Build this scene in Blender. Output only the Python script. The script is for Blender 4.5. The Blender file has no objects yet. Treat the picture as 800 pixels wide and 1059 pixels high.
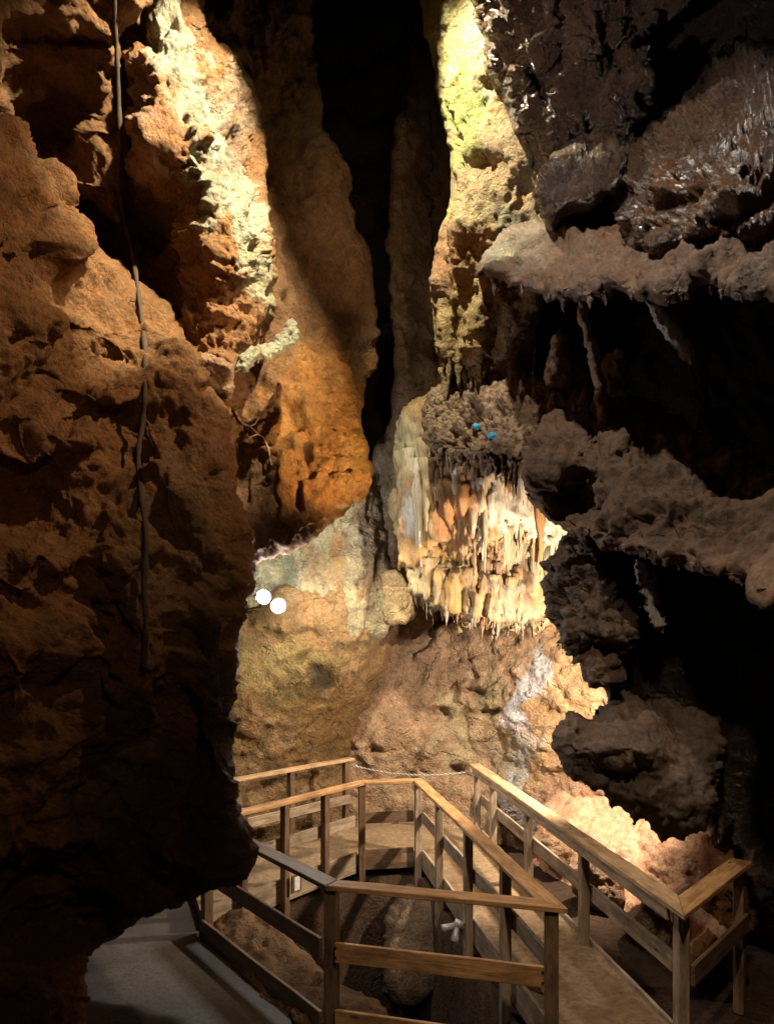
import bpy, bmesh, math, random
import numpy as np
from mathutils import Vector, Matrix
from mathutils.bvhtree import BVHTree
random.seed(7)
S = bpy.context.scene
COL = S.collection
F, H, HZ = 720.0, 2.9, 660.0          # lens (px of the 800 px wide frame), eye height above the boardwalk, eye level row

def at(x, y, d):
    return Vector(((x - 400) / F * d, d, H + (HZ - y) / F * d))

# ------------------------------------------------------------------ noise
def _hash(ix, iy, iz, s):
    h = (ix.astype(np.uint32) * np.uint32(374761393) + iy.astype(np.uint32) * np.uint32(668265263)
         + iz.astype(np.uint32) * np.uint32(2147483647) + np.uint32((s * 974711 + 13) & 0xffffffff))
    h ^= h >> np.uint32(13); h *= np.uint32(1274126177); h ^= h >> np.uint32(16); h *= np.uint32(2246822519); h ^= h >> np.uint32(15)
    return h
def _r(h): return (h & np.uint32(0xffff)).astype(np.float32) / 65535.0

def perlin(P, s=0):
    P = P.astype(np.float32)
    I = np.floor(P).astype(np.int64); f = P - I
    u = f * f * f * (f * (f * 6 - 15) + 10)
    out = 0
    for dx in (0, 1):
        wx = u[:, 0] if dx else 1 - u[:, 0]
        for dy in (0, 1):
            wy = u[:, 1] if dy else 1 - u[:, 1]
            for dz in (0, 1):
                wz = u[:, 2] if dz else 1 - u[:, 2]
                h = _hash(I[:, 0] + dx, I[:, 1] + dy, I[:, 2] + dz, s)
                gx = _r(h) * 2 - 1; gy = _r(h >> np.uint32(8)) * 2 - 1; gz = _r(h >> np.uint32(16)) * 2 - 1
                out = out + wx * wy * wz * (gx * (f[:, 0] - dx) + gy * (f[:, 1] - dy) + gz * (f[:, 2] - dz))
    return out * 1.5
def fbm(P, o=4, s=0, g=0.5):
    a, t, r = 1.0, 0, 0
    for k in range(o):
        r = r + a * perlin(P * (2.03 ** k) + 17.3 * k, s + k); a *= g
    return r
def ridged(P, o=4, s=0):
    a, r = 1.0, 0
    for k in range(o):
        r = r + a * (1 - 2 * np.abs(perlin(P * (2.03 ** k) + 9.1 * k, s + k))); a *= .5
    return r - 1.0
def worley(P, s=0):
    P = P.astype(np.float32)
    I = np.floor(P).astype(np.int64)
    n = len(P)
    F1 = np.full(n, 9., np.float32); F2 = np.full(n, 9., np.float32); facet = np.zeros(n, np.float32)
    for dx in (-1, 0, 1):
        for dy in (-1, 0, 1):
            for dz in (-1, 0, 1):
                c = I + np.array((dx, dy, dz))
                h = _hash(c[:, 0], c[:, 1], c[:, 2], s); h2 = _hash(c[:, 0], c[:, 1], c[:, 2], s + 77)
                off = np.stack((_r(h), _r(h >> np.uint32(8)), _r(h >> np.uint32(16))), 1)
                v = P - (c + off)
                d = np.sqrt((v * v).sum(1))
                g = np.stack((_r(h2), _r(h2 >> np.uint32(8)), _r(h2 >> np.uint32(16))), 1) * 2 - 1
                fc = (v * g).sum(1) * 1.2 + (_r(h2 >> np.uint32(5)) - .5)
                m = d < F1
                F2 = np.where(m, F1, np.minimum(F2, d)); F1 = np.where(m, d, F1); facet = np.where(m, fc, facet)
    return F1, F2, facet

def style_disp(style, P, px, s, amp):
    """height (m) added along the surface normal"""
    W = P + .22 * np.stack([fbm(P * 1.6 + 5 * k, 3, s + 20 + k) for k in range(3)], 1)
    fine = fbm(P * 9, 4, s + 3, .6) * .018
    def fac(Q, k, e=.22):
        f1, f2, a = worley(Q, k); return a * np.clip((f2 - f1) / e, 0, 1) ** .6 - .12 * (1 - np.clip((f2 - f1) / e, 0, 1))
    if style == 'fracture':
        ca, sa = math.cos(.75), math.sin(.75)
        T = np.stack((W[:, 0] * ca - W[:, 2] * sa, W[:, 1], W[:, 0] * sa + W[:, 2] * ca), 1) * np.array((.62, 1, 1.3))
        pit = np.clip(worley(T * 5.5, s + 6)[0] * -2.4 + 1, 0, 1) * np.clip(perlin(P * 1.7, s + 8) * 3, 0, 1)
        return amp * (fbm(P * .95, 5, s, .46) * 1.45 + (.6 - worley(T * 1.5, s)[0]) * .5 + fac(T * 2.1, s + 1, .4) * .2 + fac(T * 7, s + 2) * .05 - pit * .16
                      + fbm(T * 5, 4, s + 12, .55) * .13) + fine * .8
    if style == 'lump':
        return amp * (fbm(P * 1.2, 5, s, .5) * 1.0 + (.55 - worley(W * 3.4, s)[0]) * .55 + (.5 - worley(W * 9, s + 4)[0]) * .26 + fbm(P * 6, 3, s + 9) * .12) + fine
    if style == 'crust':
        return amp * (fbm(P * 1.3, 5, s, .6) * 1.0 + fac(W * 2.6, s + 1) * .42 + fac(W * 8, s + 2) * .16 - np.maximum(0, ridged(W * 2.2, 3, s + 9)) * .3) + fine * 1.2
    if style == 'crag':
        return amp * (fbm(P * 1.0, 5, s, .55) * .8 + fac(W * np.array((1.6, 1.6, 2.4)), s) * .8 + fac(W * 5.2, s + 1) * .34 + fac(W * 12, s + 2) * .12) + fine * 1.1
    if style == 'popcorn':
        f1 = worley(W * 6, s)[0]; g1 = worley(W * 14, s + 4)[0]
        return amp * (fbm(P * 1.4, 4, s) * .9 + (.55 - f1) * 1.0 + (.5 - g1) * .62) + fine * .7
    if style == 'drape':
        W = P + .05 * (W - P); Q = np.stack((W[:, 0], W[:, 1], W[:, 2] * .07), 1)
        g = 1 - np.abs(perlin(Q * 5.5, s)) * 2; h = 1 - np.abs(perlin(Q * 14, s + 2)) * 2
        k = 1 - np.abs(perlin(Q * 30, s + 4)) * 2
        return amp * (g * .34 + h * .42 + k * .2 + fbm(P * np.array((2, 2, 1.4)), 4, s + 5) * .9) + fine * .5
    if style == 'rib':
        Q = np.stack((W[:, 0], W[:, 1], W[:, 2] * .16), 1)
        a = fac(Q * 2.3, s); b = fac(W * np.array((7, 7, 2.5)), s + 1)
        return amp * (fbm(Q * 2.2, 4, s) * .8 + a * .36 + b * .16 + fbm(P * 1.2, 4, s + 5) * .35 + ridged(W * np.array((5, 5, 2.2)), 3, s + 7) * .12) + fine * 1.3
    if style == 'strata':
        z = W[:, 2] * 5.2 + W[:, 0] * 1.1
        st = np.abs((z - np.floor(z)) - .5) * 2
        a = fac(W * 2.2, s); c = fac(W * np.array((6, 6, 12)), s + 2)
        return amp * (fbm(P * 1.1, 4, s) * .8 + st * .28 + a * .4 + c * .2 + fbm(P * np.array((3, 3, 14)), 3, s + 5) * .25) + fine
    if style == 'mud':
        return amp * (fbm(P * 1.2, 4, s) * .9 + np.maximum(0, fbm(P * 5, 4, s + 4)) * .35) + fine * .8
    return fine

# ------------------------------------------------------------------ materials
def mat_new(n):
    m = bpy.data.materials.new(n); m.use_nodes = True
    nt = m.node_tree; b = nt.nodes['Principled BSDF']
    return m, nt, b
def N(nt, t, **k):
    n = nt.nodes.new(t)
    for a, v in k.items(): setattr(n, a, v)
    return n
def ramp(nt, src, stops):
    r = N(nt, 'ShaderNodeValToRGB'); e = r.color_ramp.elements
    while len(e) < len(stops): e.new(.5)
    for i, (p, c) in enumerate(stops):
        e[i].position = p; e[i].color = (c, c, c, 1) if isinstance(c, (int, float)) else (*c, 1)
    nt.links.new(src, r.inputs[0]); return r.outputs[0]
def noise(nt, vec, scale, detail=8, rough=.6, dist=0):
    n = N(nt, 'ShaderNodeTexNoise'); n.inputs['Scale'].default_value = scale; n.inputs['Detail'].default_value = detail
    n.inputs['Roughness'].default_value = rough; n.inputs['Distortion'].default_value = dist
    nt.links.new(vec, n.inputs['Vector']); return n.outputs['Fac']
def mathn(nt, op, a, b):
    n = N(nt, 'ShaderNodeMath', operation=op)
    for i, v in enumerate((a, b)):
        if isinstance(v, (int, float)): n.inputs[i].default_value = v
        else: nt.links.new(v, n.inputs[i])
    return n.outputs[0]
def mixc(nt, fac, a, b, mode='MIX'):
    n = N(nt, 'ShaderNodeMix', data_type='RGBA', blend_type=mode)
    for i, v in ((0, fac), (6, a), (7, b)):
        if isinstance(v, (int, float)): n.inputs[i].default_value = v
        elif isinstance(v, tuple): n.inputs[i].default_value = (*v, 1)
        else: nt.links.new(v, n.inputs[i])
    return n.outputs[2]

def rock_mat(name, rough=(.55, .95), wet=0.0, bump=.6, stretch=(1, 1, 1), spec=.4, grain=1.0, vor=(26, -.28), dist=.11, crack=.4):
    m, nt, b = mat_new(name)
    tc = N(nt, 'ShaderNodeTexCoord'); mp = N(nt, 'ShaderNodeMapping'); mp.inputs['Scale'].default_value = stretch
    nt.links.new(tc.outputs['Object'], mp.inputs[0]); v = mp.outputs[0]
    at_ = N(nt, 'ShaderNodeAttribute', attribute_name='Col')
    n1 = noise(nt, v, 3.1, 10, .68, .4); n2 = noise(nt, v, 21, 9, .7); n3 = noise(nt, v, 85, 5, .7)
    k = mathn(nt, 'MULTIPLY', ramp(nt, n1, [(.3, .62), (.72, 1.32)]), ramp(nt, n2, [(.3, .55), (.5, 1.0), (.75, 1.35)]))
    vm = N(nt, 'ShaderNodeVectorMath', operation='SCALE'); nt.links.new(at_.outputs['Color'], vm.inputs[0]); nt.links.new(k, vm.inputs['Scale'])
    # rust and clay stains with shapes of their own
    st = ramp(nt, noise(nt, v, 5.3, 9, .7, 1.2), [(.50, 0), (.66, .75)])
    c = mixc(nt, st, vm.outputs[0], mixc(nt, 1.0, vm.outputs[0], (1.05, .72, .5), 'MULTIPLY'))
    sp = ramp(nt, n3, [(.3, .5), (.42, 1)])
    c2 = N(nt, 'ShaderNodeVectorMath', operation='SCALE'); nt.links.new(c, c2.inputs[0]); nt.links.new(sp, c2.inputs['Scale'])
    nt.links.new(c2.outputs[0], b.inputs['Base Color'])
    if wet:
        w = ramp(nt, noise(nt, v, 2.6, 7, .65, .5), [(.5 - wet * .2, rough[0]), (.62, rough[1])])
        nt.links.new(w, b.inputs['Roughness'])
    else:
        nt.links.new(ramp(nt, n2, [(.3, rough[0]), (.7, rough[1])]), b.inputs['Roughness'])
    b.inputs['Specular IOR Level'].default_value = spec
    vo = N(nt, 'ShaderNodeTexVoronoi'); vo.inputs['Scale'].default_value = vor[0]; nt.links.new(v, vo.inputs['Vector'])
    hgt = mathn(nt, 'ADD', mathn(nt, 'MULTIPLY', noise(nt, v, 13, 12, .72), 1.0), mathn(nt, 'MULTIPLY', vo.outputs['Distance'], vor[1]))
    hgt = mathn(nt, 'ADD', hgt, mathn(nt, 'MULTIPLY', n3, .25 * grain))
    if crack:
        wv = N(nt, 'ShaderNodeTexNoise'); wv.inputs['Scale'].default_value = 2.4; wv.inputs['Detail'].default_value = 6; nt.links.new(v, wv.inputs['Vector'])
        ws = N(nt, 'ShaderNodeVectorMath', operation='SCALE'); nt.links.new(wv.outputs['Color'], ws.inputs[0]); ws.inputs['Scale'].default_value = .7
        wa = N(nt, 'ShaderNodeVectorMath', operation='ADD'); nt.links.new(v, wa.inputs[0]); nt.links.new(ws.outputs[0], wa.inputs[1])
        ve = N(nt, 'ShaderNodeTexVoronoi', feature='DISTANCE_TO_EDGE'); ve.inputs['Scale'].default_value = 1.5; nt.links.new(wa.outputs[0], ve.inputs['Vector'])
        cr = mathn(nt, 'MAXIMUM', ramp(nt, ve.outputs['Distance'], [(.0, 0), (.045, 1)]), ramp(nt, noise(nt, v, 1.9, 4, .6), [(.40, 0), (.47, 1)]))
        hgt = mathn(nt, 'ADD', hgt, mathn(nt, 'MULTIPLY', cr, crack))
    bp = N(nt, 'ShaderNodeBump'); bp.inputs['Strength'].default_value = bump; bp.inputs['Distance'].default_value = dist
    nt.links.new(hgt, bp.inputs['Height']); nt.links.new(bp.outputs[0], b.inputs['Normal'])
    return m

def wood_mat(name, c1, c2, rough=.6, spec=.35):
    m, nt, b = mat_new(name)
    uv = N(nt, 'ShaderNodeUVMap', uv_map='UVMap'); oi = N(nt, 'ShaderNodeObjectInfo')
    off = N(nt, 'ShaderNodeVectorMath', operation='ADD'); sc = N(nt, 'ShaderNodeVectorMath', operation='SCALE')
    cb = N(nt, 'ShaderNodeCombineXYZ'); nt.links.new(oi.outputs['Random'], cb.inputs[0]); nt.links.new(oi.outputs['Random'], cb.inputs[1])
    nt.links.new(cb.outputs[0], sc.inputs[0]); sc.inputs['Scale'].default_value = 31
    nt.links.new(uv.outputs[0], off.inputs[0]); nt.links.new(sc.outputs[0], off.inputs[1])
    mp = N(nt, 'ShaderNodeMapping'); mp.inputs['Scale'].default_value = (1.2, 26, 1); nt.links.new(off.outputs[0], mp.inputs[0])
    g = noise(nt, mp.outputs[0], 1.6, 8, .65, .8)
    mp2 = N(nt, 'ShaderNodeMapping'); mp2.inputs['Scale'].default_value = (2, 6, 1); nt.links.new(off.outputs[0], mp2.inputs[0])
    blot = noise(nt, mp2.outputs[0], 1.5, 7, .7)
    c = mixc(nt, ramp(nt, g, [(.32, 0), (.66, 1)]), c1, c2)
    c = mixc(nt, ramp(nt, blot, [(.40, 0), (.66, .85)]), c, tuple(x * .4 for x in c1))
    vo = N(nt, 'ShaderNodeTexVoronoi'); vo.inputs['Scale'].default_value = 1
    mp3 = N(nt, 'ShaderNodeMapping'); mp3.inputs['Scale'].default_value = (2.6, 9, 1); nt.links.new(off.outputs[0], mp3.inputs[0]); nt.links.new(mp3.outputs[0], vo.inputs['Vector'])
    c = mixc(nt, ramp(nt, vo.outputs['Distance'], [(.05, .9), (.14, 0)]), c, (.05, .025, .012))
    nt.links.new(c, b.inputs['Base Color'])
    nt.links.new(ramp(nt, g, [(.3, rough + .15), (.7, rough - .12)]), b.inputs['Roughness']); b.inputs['Specular IOR Level'].default_value = spec
    bp = N(nt, 'ShaderNodeBump'); bp.inputs['Strength'].default_value = .35; bp.inputs['Distance'].default_value = .01
    nt.links.new(mathn(nt, 'ADD', g, mathn(nt, 'MULTIPLY', blot, .6)), bp.inputs['Height']); nt.links.new(bp.outputs[0], b.inputs['Normal'])
    return m
def plain(name, c, rough=.5, metal=0, spec=.5, emit=None):
    m, nt, b = mat_new(name)
    tc = N(nt, 'ShaderNodeTexCoord')
    k = ramp(nt, noise(nt, tc.outputs['Object'], 40, 6, .7), [(.3, tuple(x * .6 for x in c)), (.7, tuple(min(1, x * 1.15) for x in c))])
    nt.links.new(k, b.inputs['Base Color']); b.inputs['Roughness'].default_value = rough; b.inputs['Metallic'].default_value = metal
    b.inputs['Specular IOR Level'].default_value = spec
    if emit: b.inputs['Emission Color'].default_value = (*emit[0], 1); b.inputs['Emission Strength'].default_value = emit[1]
    return m

M = dict(
    dry=rock_mat('dry_clay_rock', (.7, 1), 0, .85, spec=.15, grain=2.0),
    lime=rock_mat('limestone', (.65, .95), 0, .95, spec=.2, dist=.15),
    smooth=rock_mat('silt_rock', (.7, .95), 0, .45, spec=.15),
    drape=rock_mat('calcite', (.35, .7), .4, .5, (2.4, 2.4, .22), spec=.4, crack=0),
    wet=rock_mat('wet_rock', (.10, .34), 1.0, .9, spec=.9, dist=.10),
    damp=rock_mat('damp_mud', (.3, .8), .35, .5, spec=.4),
    sandy=rock_mat('sandy_rock', (.75, .98), 0, .9, spec=.12, dist=.13, grain=1.2, crack=.8),
    knob=rock_mat('knobbly_calcite', (.6, .9), .2, .85, spec=.3, vor=(15, -.9), dist=.09),
    white=rock_mat('white_glint_calcite', (.12, .35), 1.0, .9, (2.5, 2.5, .5), spec=.6),  # used for the streaks whose white colour carries a wet glint
    dirt=rock_mat('pit_dirt', (.8, 1), 0, .6, spec=.1),
)

# ------------------------------------------------------------------ object helpers
def props(o, label=None, cat=None, group=None, kind=None):
    if label: o['label'] = label
    if cat: o['category'] = cat
    if group: o['group'] = group
    if kind: o['kind'] = kind
    return o
def link(name, me, mat, parent=None):
    o = bpy.data.objects.new(name, me); COL.objects.link(o)
    if mat: me.materials.append(mat)
    if parent: o.parent = parent
    return o
def root(name, loc, label, cat, group=None):
    o = bpy.data.objects.new(name, None); COL.objects.link(o); o.location = loc; o.empty_display_size = .1
    return props(o, label, cat, group)

# ------------------------------------------------------------------ rock masses
def smooth_poly(poly, n=4):
    p = np.array(poly, float); m = len(p); out = []
    for i in range(m):
        a, b, c, d = p[i - 1], p[i], p[(i + 1) % m], p[(i + 2) % m]
        for k in range(n):
            t = k / n
            cr = .5 * ((2 * b) + (-a + c) * t + (2 * a - 5 * b + 4 * c - d) * t * t + (-a + 3 * b - 3 * c + d) * t ** 3)
            out.append(cr * .6 + (b + (c - b) * t) * .4)
    return np.array(out)
def sdf(poly, X, Y):
    best = np.full(X.shape, 1e18); ins = np.zeros(X.shape, bool)
    m = len(poly)
    for i in range(m):
        ax, ay = poly[i]; bx, by = poly[(i + 1) % m]
        dx, dy = bx - ax, by - ay; L = dx * dx + dy * dy + 1e-9
        t = np.clip(((X - ax) * dx + (Y - ay) * dy) / L, 0, 1)
        best = np.minimum(best, (X - ax - t * dx) ** 2 + (Y - ay - t * dy) ** 2)
        if ay != by:
            c = ((ay > Y) != (by > Y)) & (X < (bx - ax) * (Y - ay) / (by - ay) + ax); ins ^= c
    return np.sqrt(best) * np.where(ins, 1, -1)
def tps(ctrl):
    c = np.array(ctrl, float); n = len(c); x, y, d = c[:, 0] / 100, c[:, 1] / 100, c[:, 2]
    if n < 4:
        return lambda X, Y: sum(dd / ((X - a) ** 2 + (Y - b) ** 2 + 50) for a, b, dd in ctrl) / sum(1 / ((X - a) ** 2 + (Y - b) ** 2 + 50) for a, b, dd in ctrl)
    r = np.hypot(x[:, None] - x, y[:, None] - y); K = r * r * np.log(r + 1e-9) + np.eye(n) * .05
    A = np.zeros((n + 3, n + 3)); A[:n, :n] = K; A[:n, n:] = np.stack((np.ones(n), x, y), 1); A[n:, :n] = A[:n, n:].T
    w = np.linalg.solve(A, np.concatenate((d, np.zeros(3))))
    lo, hi = d.min() - .6, d.max() + .6
    def f(X, Y):
        X = X / 100; Y = Y / 100; o = w[n] + w[n + 1] * X + w[n + 2] * Y
        for i in range(n):
            q = np.hypot(X - x[i], Y - y[i]); o = o + w[i] * q * q * np.log(q + 1e-9)
        return np.clip(o, lo, hi)
    return f
def fringe(a, b, n, lo, hi, r):
    """a drip edge running from a to b: teeth hanging down"""
    out = []
    for i in range(n):
        t0 = i / n; t1 = (i + .5 + r.uniform(-.15, .15)) / n
        p = (a[0] + (b[0] - a[0]) * t0, a[1] + (b[1] - a[1]) * t0)
        q = (a[0] + (b[0] - a[0]) * t1, a[1] + (b[1] - a[1]) * t1 + r.uniform(lo, hi))
        out += [p, q]
    return out + [b]

ROCKS = {}
def rock(name, poly, ctrl, mat, style, amp, base, label=None, cat='rock', w=30, R=.5, T=1.0, step=3, patches=(), lumps=(), warp=(5, 30),
         seed=1, kind=None, group=None, sharp=False, key=None):
    poly = np.array(poly, float) if sharp else smooth_poly(poly)
    (x0, y0), (x1, y1) = poly.min(0) - 18, poly.max(0) + 18
    x0 = max(x0, -130); x1 = min(x1, 930); y0 = max(y0, -110); y1 = min(y1, 1180)
    gx = np.arange(x0, x1 + step, step); gy = np.arange(y0, y1 + step, step)
    X, Y = np.meshgrid(gx, gy); sh = X.shape
    q = np.stack((X.ravel() / warp[1], Y.ravel() / warp[1], np.full(X.size, seed * 3.7)), 1)
    wx = (fbm(q, 4, seed + 50, .6) * warp[0]).reshape(sh); wy = (fbm(q + 40, 4, seed + 60, .6) * warp[0]).reshape(sh)
    sd = sdf(poly, X + wx, Y + wy)
    gyy, gxx = np.gradient(sd, step); g = np.sqrt(gxx ** 2 + gyy ** 2) + 1e-6
    inside = sd > 0
    cell = inside[:-1, :-1] | inside[1:, :-1] | inside[:-1, 1:] | inside[1:, 1:]
    used = np.zeros(sh, bool)
    for a in (slice(0, -1), slice(1, None)):
        for b in (slice(0, -1), slice(1, None)): used[a, b] |= cell
    snap = used & ~inside
    mv = np.clip(-sd / g, 0, step * 1.5) * snap
    X = X + mv * gxx / g; Y = Y + mv * gyy / g
    dist = np.maximum(sd, 0)
    t = np.clip(dist / w, 0, 1)
    D = tps(ctrl)(X, Y)
    for cx, cy, rx, ry, h in lumps:
        D = D - h * np.exp(-(((X + wx - cx) / rx) ** 2 + ((Y + wy - cy) / ry) ** 2))
    front = D + R * (1 - np.sqrt(1 - (1 - t) ** 2 + 1e-6))
    back = np.maximum(D + R, front) + .03 + T * np.sqrt(np.clip(dist / (w * 1.5), 0, 1))
    def W3(d): return np.stack(((X - 400) / F * d, d, H + (HZ - Y) / F * d), -1)
    P = W3(front)
    du = np.gradient(P, axis=1); dv = np.gradient(P, axis=0)
    nrm = np.cross(dv, du); nrm /= np.linalg.norm(nrm, axis=-1, keepdims=True) + 1e-9
    for _ in range(max(4, int(40 / step))):
        q_ = np.pad(nrm, ((1, 1), (1, 1), (0, 0)), mode='edge'); nrm = (q_[:-2, 1:-1] + q_[2:, 1:-1] + q_[1:-1, :-2] + q_[1:-1, 2:] + nrm) / 5
    nrm /= np.linalg.norm(nrm, axis=-1, keepdims=True) + 1e-9
    idx = np.full(sh, -1); u = np.flatnonzero(used.ravel()); idx.ravel()[u] = np.arange(len(u))
    Pu = P.reshape(-1, 3)[u]; Nu = nrm.reshape(-1, 3)[u]
    facing = (Nu * Pu / np.linalg.norm(Pu, axis=1, keepdims=True)).sum(1)
    Nu = np.where((Nu[:, 1:2] > 0) & (facing[:, None] > 0), -Nu, Nu)
    px = np.stack((X.ravel()[u], Y.ravel()[u]), 1)
    edge = np.clip(dist.ravel()[u] / 8, .12, 1)
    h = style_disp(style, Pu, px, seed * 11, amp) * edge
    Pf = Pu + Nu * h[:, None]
    B = W3(back).reshape(-1, 3)[u]
    n = len(u)
    ci, cj = np.nonzero(cell)
    a = idx[ci, cj]; b = idx[ci, cj + 1]; c = idx[ci + 1, cj + 1]; d = idx[ci + 1, cj]
    ff = np.stack((a, d, c, b), 1); fb = np.stack((a, b, c, d), 1) + n
    cp = np.pad(cell, 1); side = []
    for (di, dj, p, q_) in ((-1, 0, (0, 0), (0, 1)), (1, 0, (1, 1), (1, 0)), (0, -1, (1, 0), (0, 0)), (0, 1, (0, 1), (1, 1))):
        m = ~cp[ci + 1 + di, cj + 1 + dj]
        i1 = idx[ci[m] + p[0], cj[m] + p[1]]; i2 = idx[ci[m] + q_[0], cj[m] + q_[1]]
        side.append(np.stack((i1, i2, i2 + n, i1 + n), 1))
    faces = np.concatenate([ff, fb] + side)
    V = np.concatenate((Pf, B))
    me = bpy.data.meshes.new(name)
    me.vertices.add(len(V)); me.vertices.foreach_set('co', V.astype(np.float32).ravel())
    me.loops.add(faces.size); me.loops.foreach_set('vertex_index', faces.astype(np.int32).ravel())
    me.polygons.add(len(faces)); me.polygons.foreach_set('loop_start', np.arange(0, faces.size, 4, dtype=np.int32))
    me.polygons.foreach_set('use_smooth', np.ones(len(faces), bool))
    me.update(); me.validate()
    # rock colour: mineral tones in patches, some darker along undersides and lower lips
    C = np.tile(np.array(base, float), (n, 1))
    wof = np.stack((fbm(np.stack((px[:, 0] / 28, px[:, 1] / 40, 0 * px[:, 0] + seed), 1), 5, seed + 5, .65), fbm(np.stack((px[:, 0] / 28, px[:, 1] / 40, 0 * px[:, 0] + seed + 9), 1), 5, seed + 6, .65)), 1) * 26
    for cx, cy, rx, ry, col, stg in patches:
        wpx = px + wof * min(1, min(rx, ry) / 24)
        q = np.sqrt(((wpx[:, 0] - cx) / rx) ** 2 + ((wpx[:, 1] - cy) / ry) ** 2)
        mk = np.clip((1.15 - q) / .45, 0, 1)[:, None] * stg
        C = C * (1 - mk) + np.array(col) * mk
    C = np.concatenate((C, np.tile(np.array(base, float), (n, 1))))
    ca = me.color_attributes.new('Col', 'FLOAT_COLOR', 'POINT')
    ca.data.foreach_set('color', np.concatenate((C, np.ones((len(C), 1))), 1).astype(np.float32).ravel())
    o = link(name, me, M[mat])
    props(o, label, cat if label else None, group, kind)
    ROCKS[key or name] = (V, faces)
    return o
def bvh(*keys):
    vs, fs, k = [], [], 0
    for q in keys:
        V, fc = ROCKS[q]; vs += [tuple(v) for v in V]; fs += [tuple(int(i) + k for i in f) for f in fc]; k += len(V)
    return BVHTree.FromPolygons(vs, fs)
def surf(tree, x, y, off=.03, default=7.0):
    o = Vector((0, 0, H)); dr = (at(x, y, 1.0) - o).normalized()
    hit = tree.ray_cast(o, dr)
    if hit[0] is None: return at(x, y, default)
    return hit[0] - dr * off

ORANGE = (.40, .19, .065); OCHRE = (.34, .17, .07); TAN = (.40, .27, .16); BROWN = (.17, .10, .06); MUD = (.13, .088, .066)
DARK = (.07, .045, .034); PALE = (.58, .56, .42); GREEN = (.42, .45, .17); YEL = (.6, .54, .27); WHITE = (.78, .76, .72); PINK = (.44, .27, .18); GREY = (.28, .25, .21)
r0 = random.Random(3)

exec_rocks = True
# --- far backdrop of the fissure
rock('cave_wall', [(-130, -110), (930, -110), (930, 1100), (-130, 1100)], [(0, 0, 17), (375, 0, 21), (375, 300, 19), (800, 0, 16), (0, 1000, 15), (800, 1000, 15), (400, 800, 15)],
     'dry', 'fracture', .4, DARK, kind='structure', step=9, w=20, seed=2)

rock('rock_wall', [(150, -100), (318, -100), (322, 30), (328, 80), (333, 115), (330, 135), (350, 156), (362, 178), (363, 215), (371, 240), (382, 262), (387, 300), (392, 340),
      (387, 380), (377, 405), (370, 422), (371, 445), (378, 462), (385, 490), (381, 512), (361, 528), (343, 545), (322, 560), (300, 570), (268, 580), (200, 590), (140, 520), (140, 200)],
     [(200, 100, 8.6), (335, 100, 9.7), (270, 60, 8.9), (380, 300, 9.7), (330, 480, 7.5), (250, 500, 7.6), (230, 300, 8.3), (280, 575, 7.1), (340, 545, 7.3), (300, 250, 8.9), (345, 350, 8.8)],
     'dry', 'rib', .22, (.21, .115, .06), 'tall ochre rock wall hanging above the two bright lamps beside the dark fissure', 'rock wall', w=36, R=.5, T=1.2, step=2.5, seed=3,
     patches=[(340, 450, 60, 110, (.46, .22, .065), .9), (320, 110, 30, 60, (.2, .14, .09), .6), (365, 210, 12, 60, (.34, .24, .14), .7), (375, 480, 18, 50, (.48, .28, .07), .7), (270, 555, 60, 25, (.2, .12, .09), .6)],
     lumps=[(322, 100, 18, 26, .35), (290, 40, 25, 70, .2), (345, 470, 36, 60, .08), (305, 180, 12, 90, -.2)])

rock('fissure_column', [(428, -100), (540, -100), (540, 450), (450, 640), (395, 670), (375, 650), (378, 520), (388, 462), (404, 435), (407, 390), (404, 300), (404, 190), (408, 118), (420, 112), (424, 60)],
     [(440, 50, 11.8), (410, 200, 11.3), (440, 200, 12.2), (460, 400, 11.6), (400, 500, 11.2), (390, 620, 11.4), (440, 560, 11.4)],
     'dry', 'rib', .22, (.16, .1, .06), 'narrow dim brown rock rib standing in the back of the dark fissure', 'rock column', w=16, R=.4, T=1, step=3, seed=4,
     patches=[(415, 150, 10, 40, (.36, .25, .15), .8), (395, 540, 22, 90, (.25, .2, .15), .8), (412, 280, 8, 100, (.27, .18, .1), .7)])

rock('pale_rock_face', [(235, 640), (250, 600), (262, 575), (290, 545), (330, 500), (372, 480), (390, 510), (402, 580), (406, 640), (390, 660), (300, 660)],
     [(260, 610, 10.5), (330, 560, 10.7), (390, 520, 11.0), (395, 620, 11.0), (300, 640, 10.6)], 'lime', 'rib', .26, (.46, .42, .27),
     'pale greenish rock face rising behind the two bright lamps', 'rock', w=18, R=.3, T=.6, step=2.5, seed=5,
     patches=[(384, 570, 18, 70, (.30, .21, .13), .9), (352, 575, 8, 40, (.42, .25, .1), .8), (330, 590, 30, 16, (.36, .26, .15), .8)])
rock('rounded_boulder', [(180, 620), (256, 622), (285, 606), (320, 604), (355, 598), (380, 604), (392, 640), (402, 665), (400, 690), (386, 718), (374, 745), (366, 790), (372, 870), (180, 910)],
     [(260, 630, 10.15), (390, 660, 11.2), (300, 640, 10.2), (310, 700, 10.3), (250, 700, 10.0), (250, 800, 10.4), (300, 780, 11.0), (363, 780, 11.9), (370, 860, 12)],
     'sandy', 'crag', .11, (.33, .22, .11), 'broad rounded tan boulder below the two bright lamps, behind the far left railing', 'boulder', w=34, R=.6, T=1, step=2.5, seed=6,
     patches=[(290, 690, 60, 40, (.28, .24, .095), .6), (335, 703, 14, 12, (.1, .08, .05), .9), (260, 740, 16, 40, (.25, .15, .06), .7), (330, 760, 40, 40, (.35, .22, .085), .6)],
     lumps=[(260, 745, 14, 26, .2), (336, 703, 10, 9, -.15)])
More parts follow.
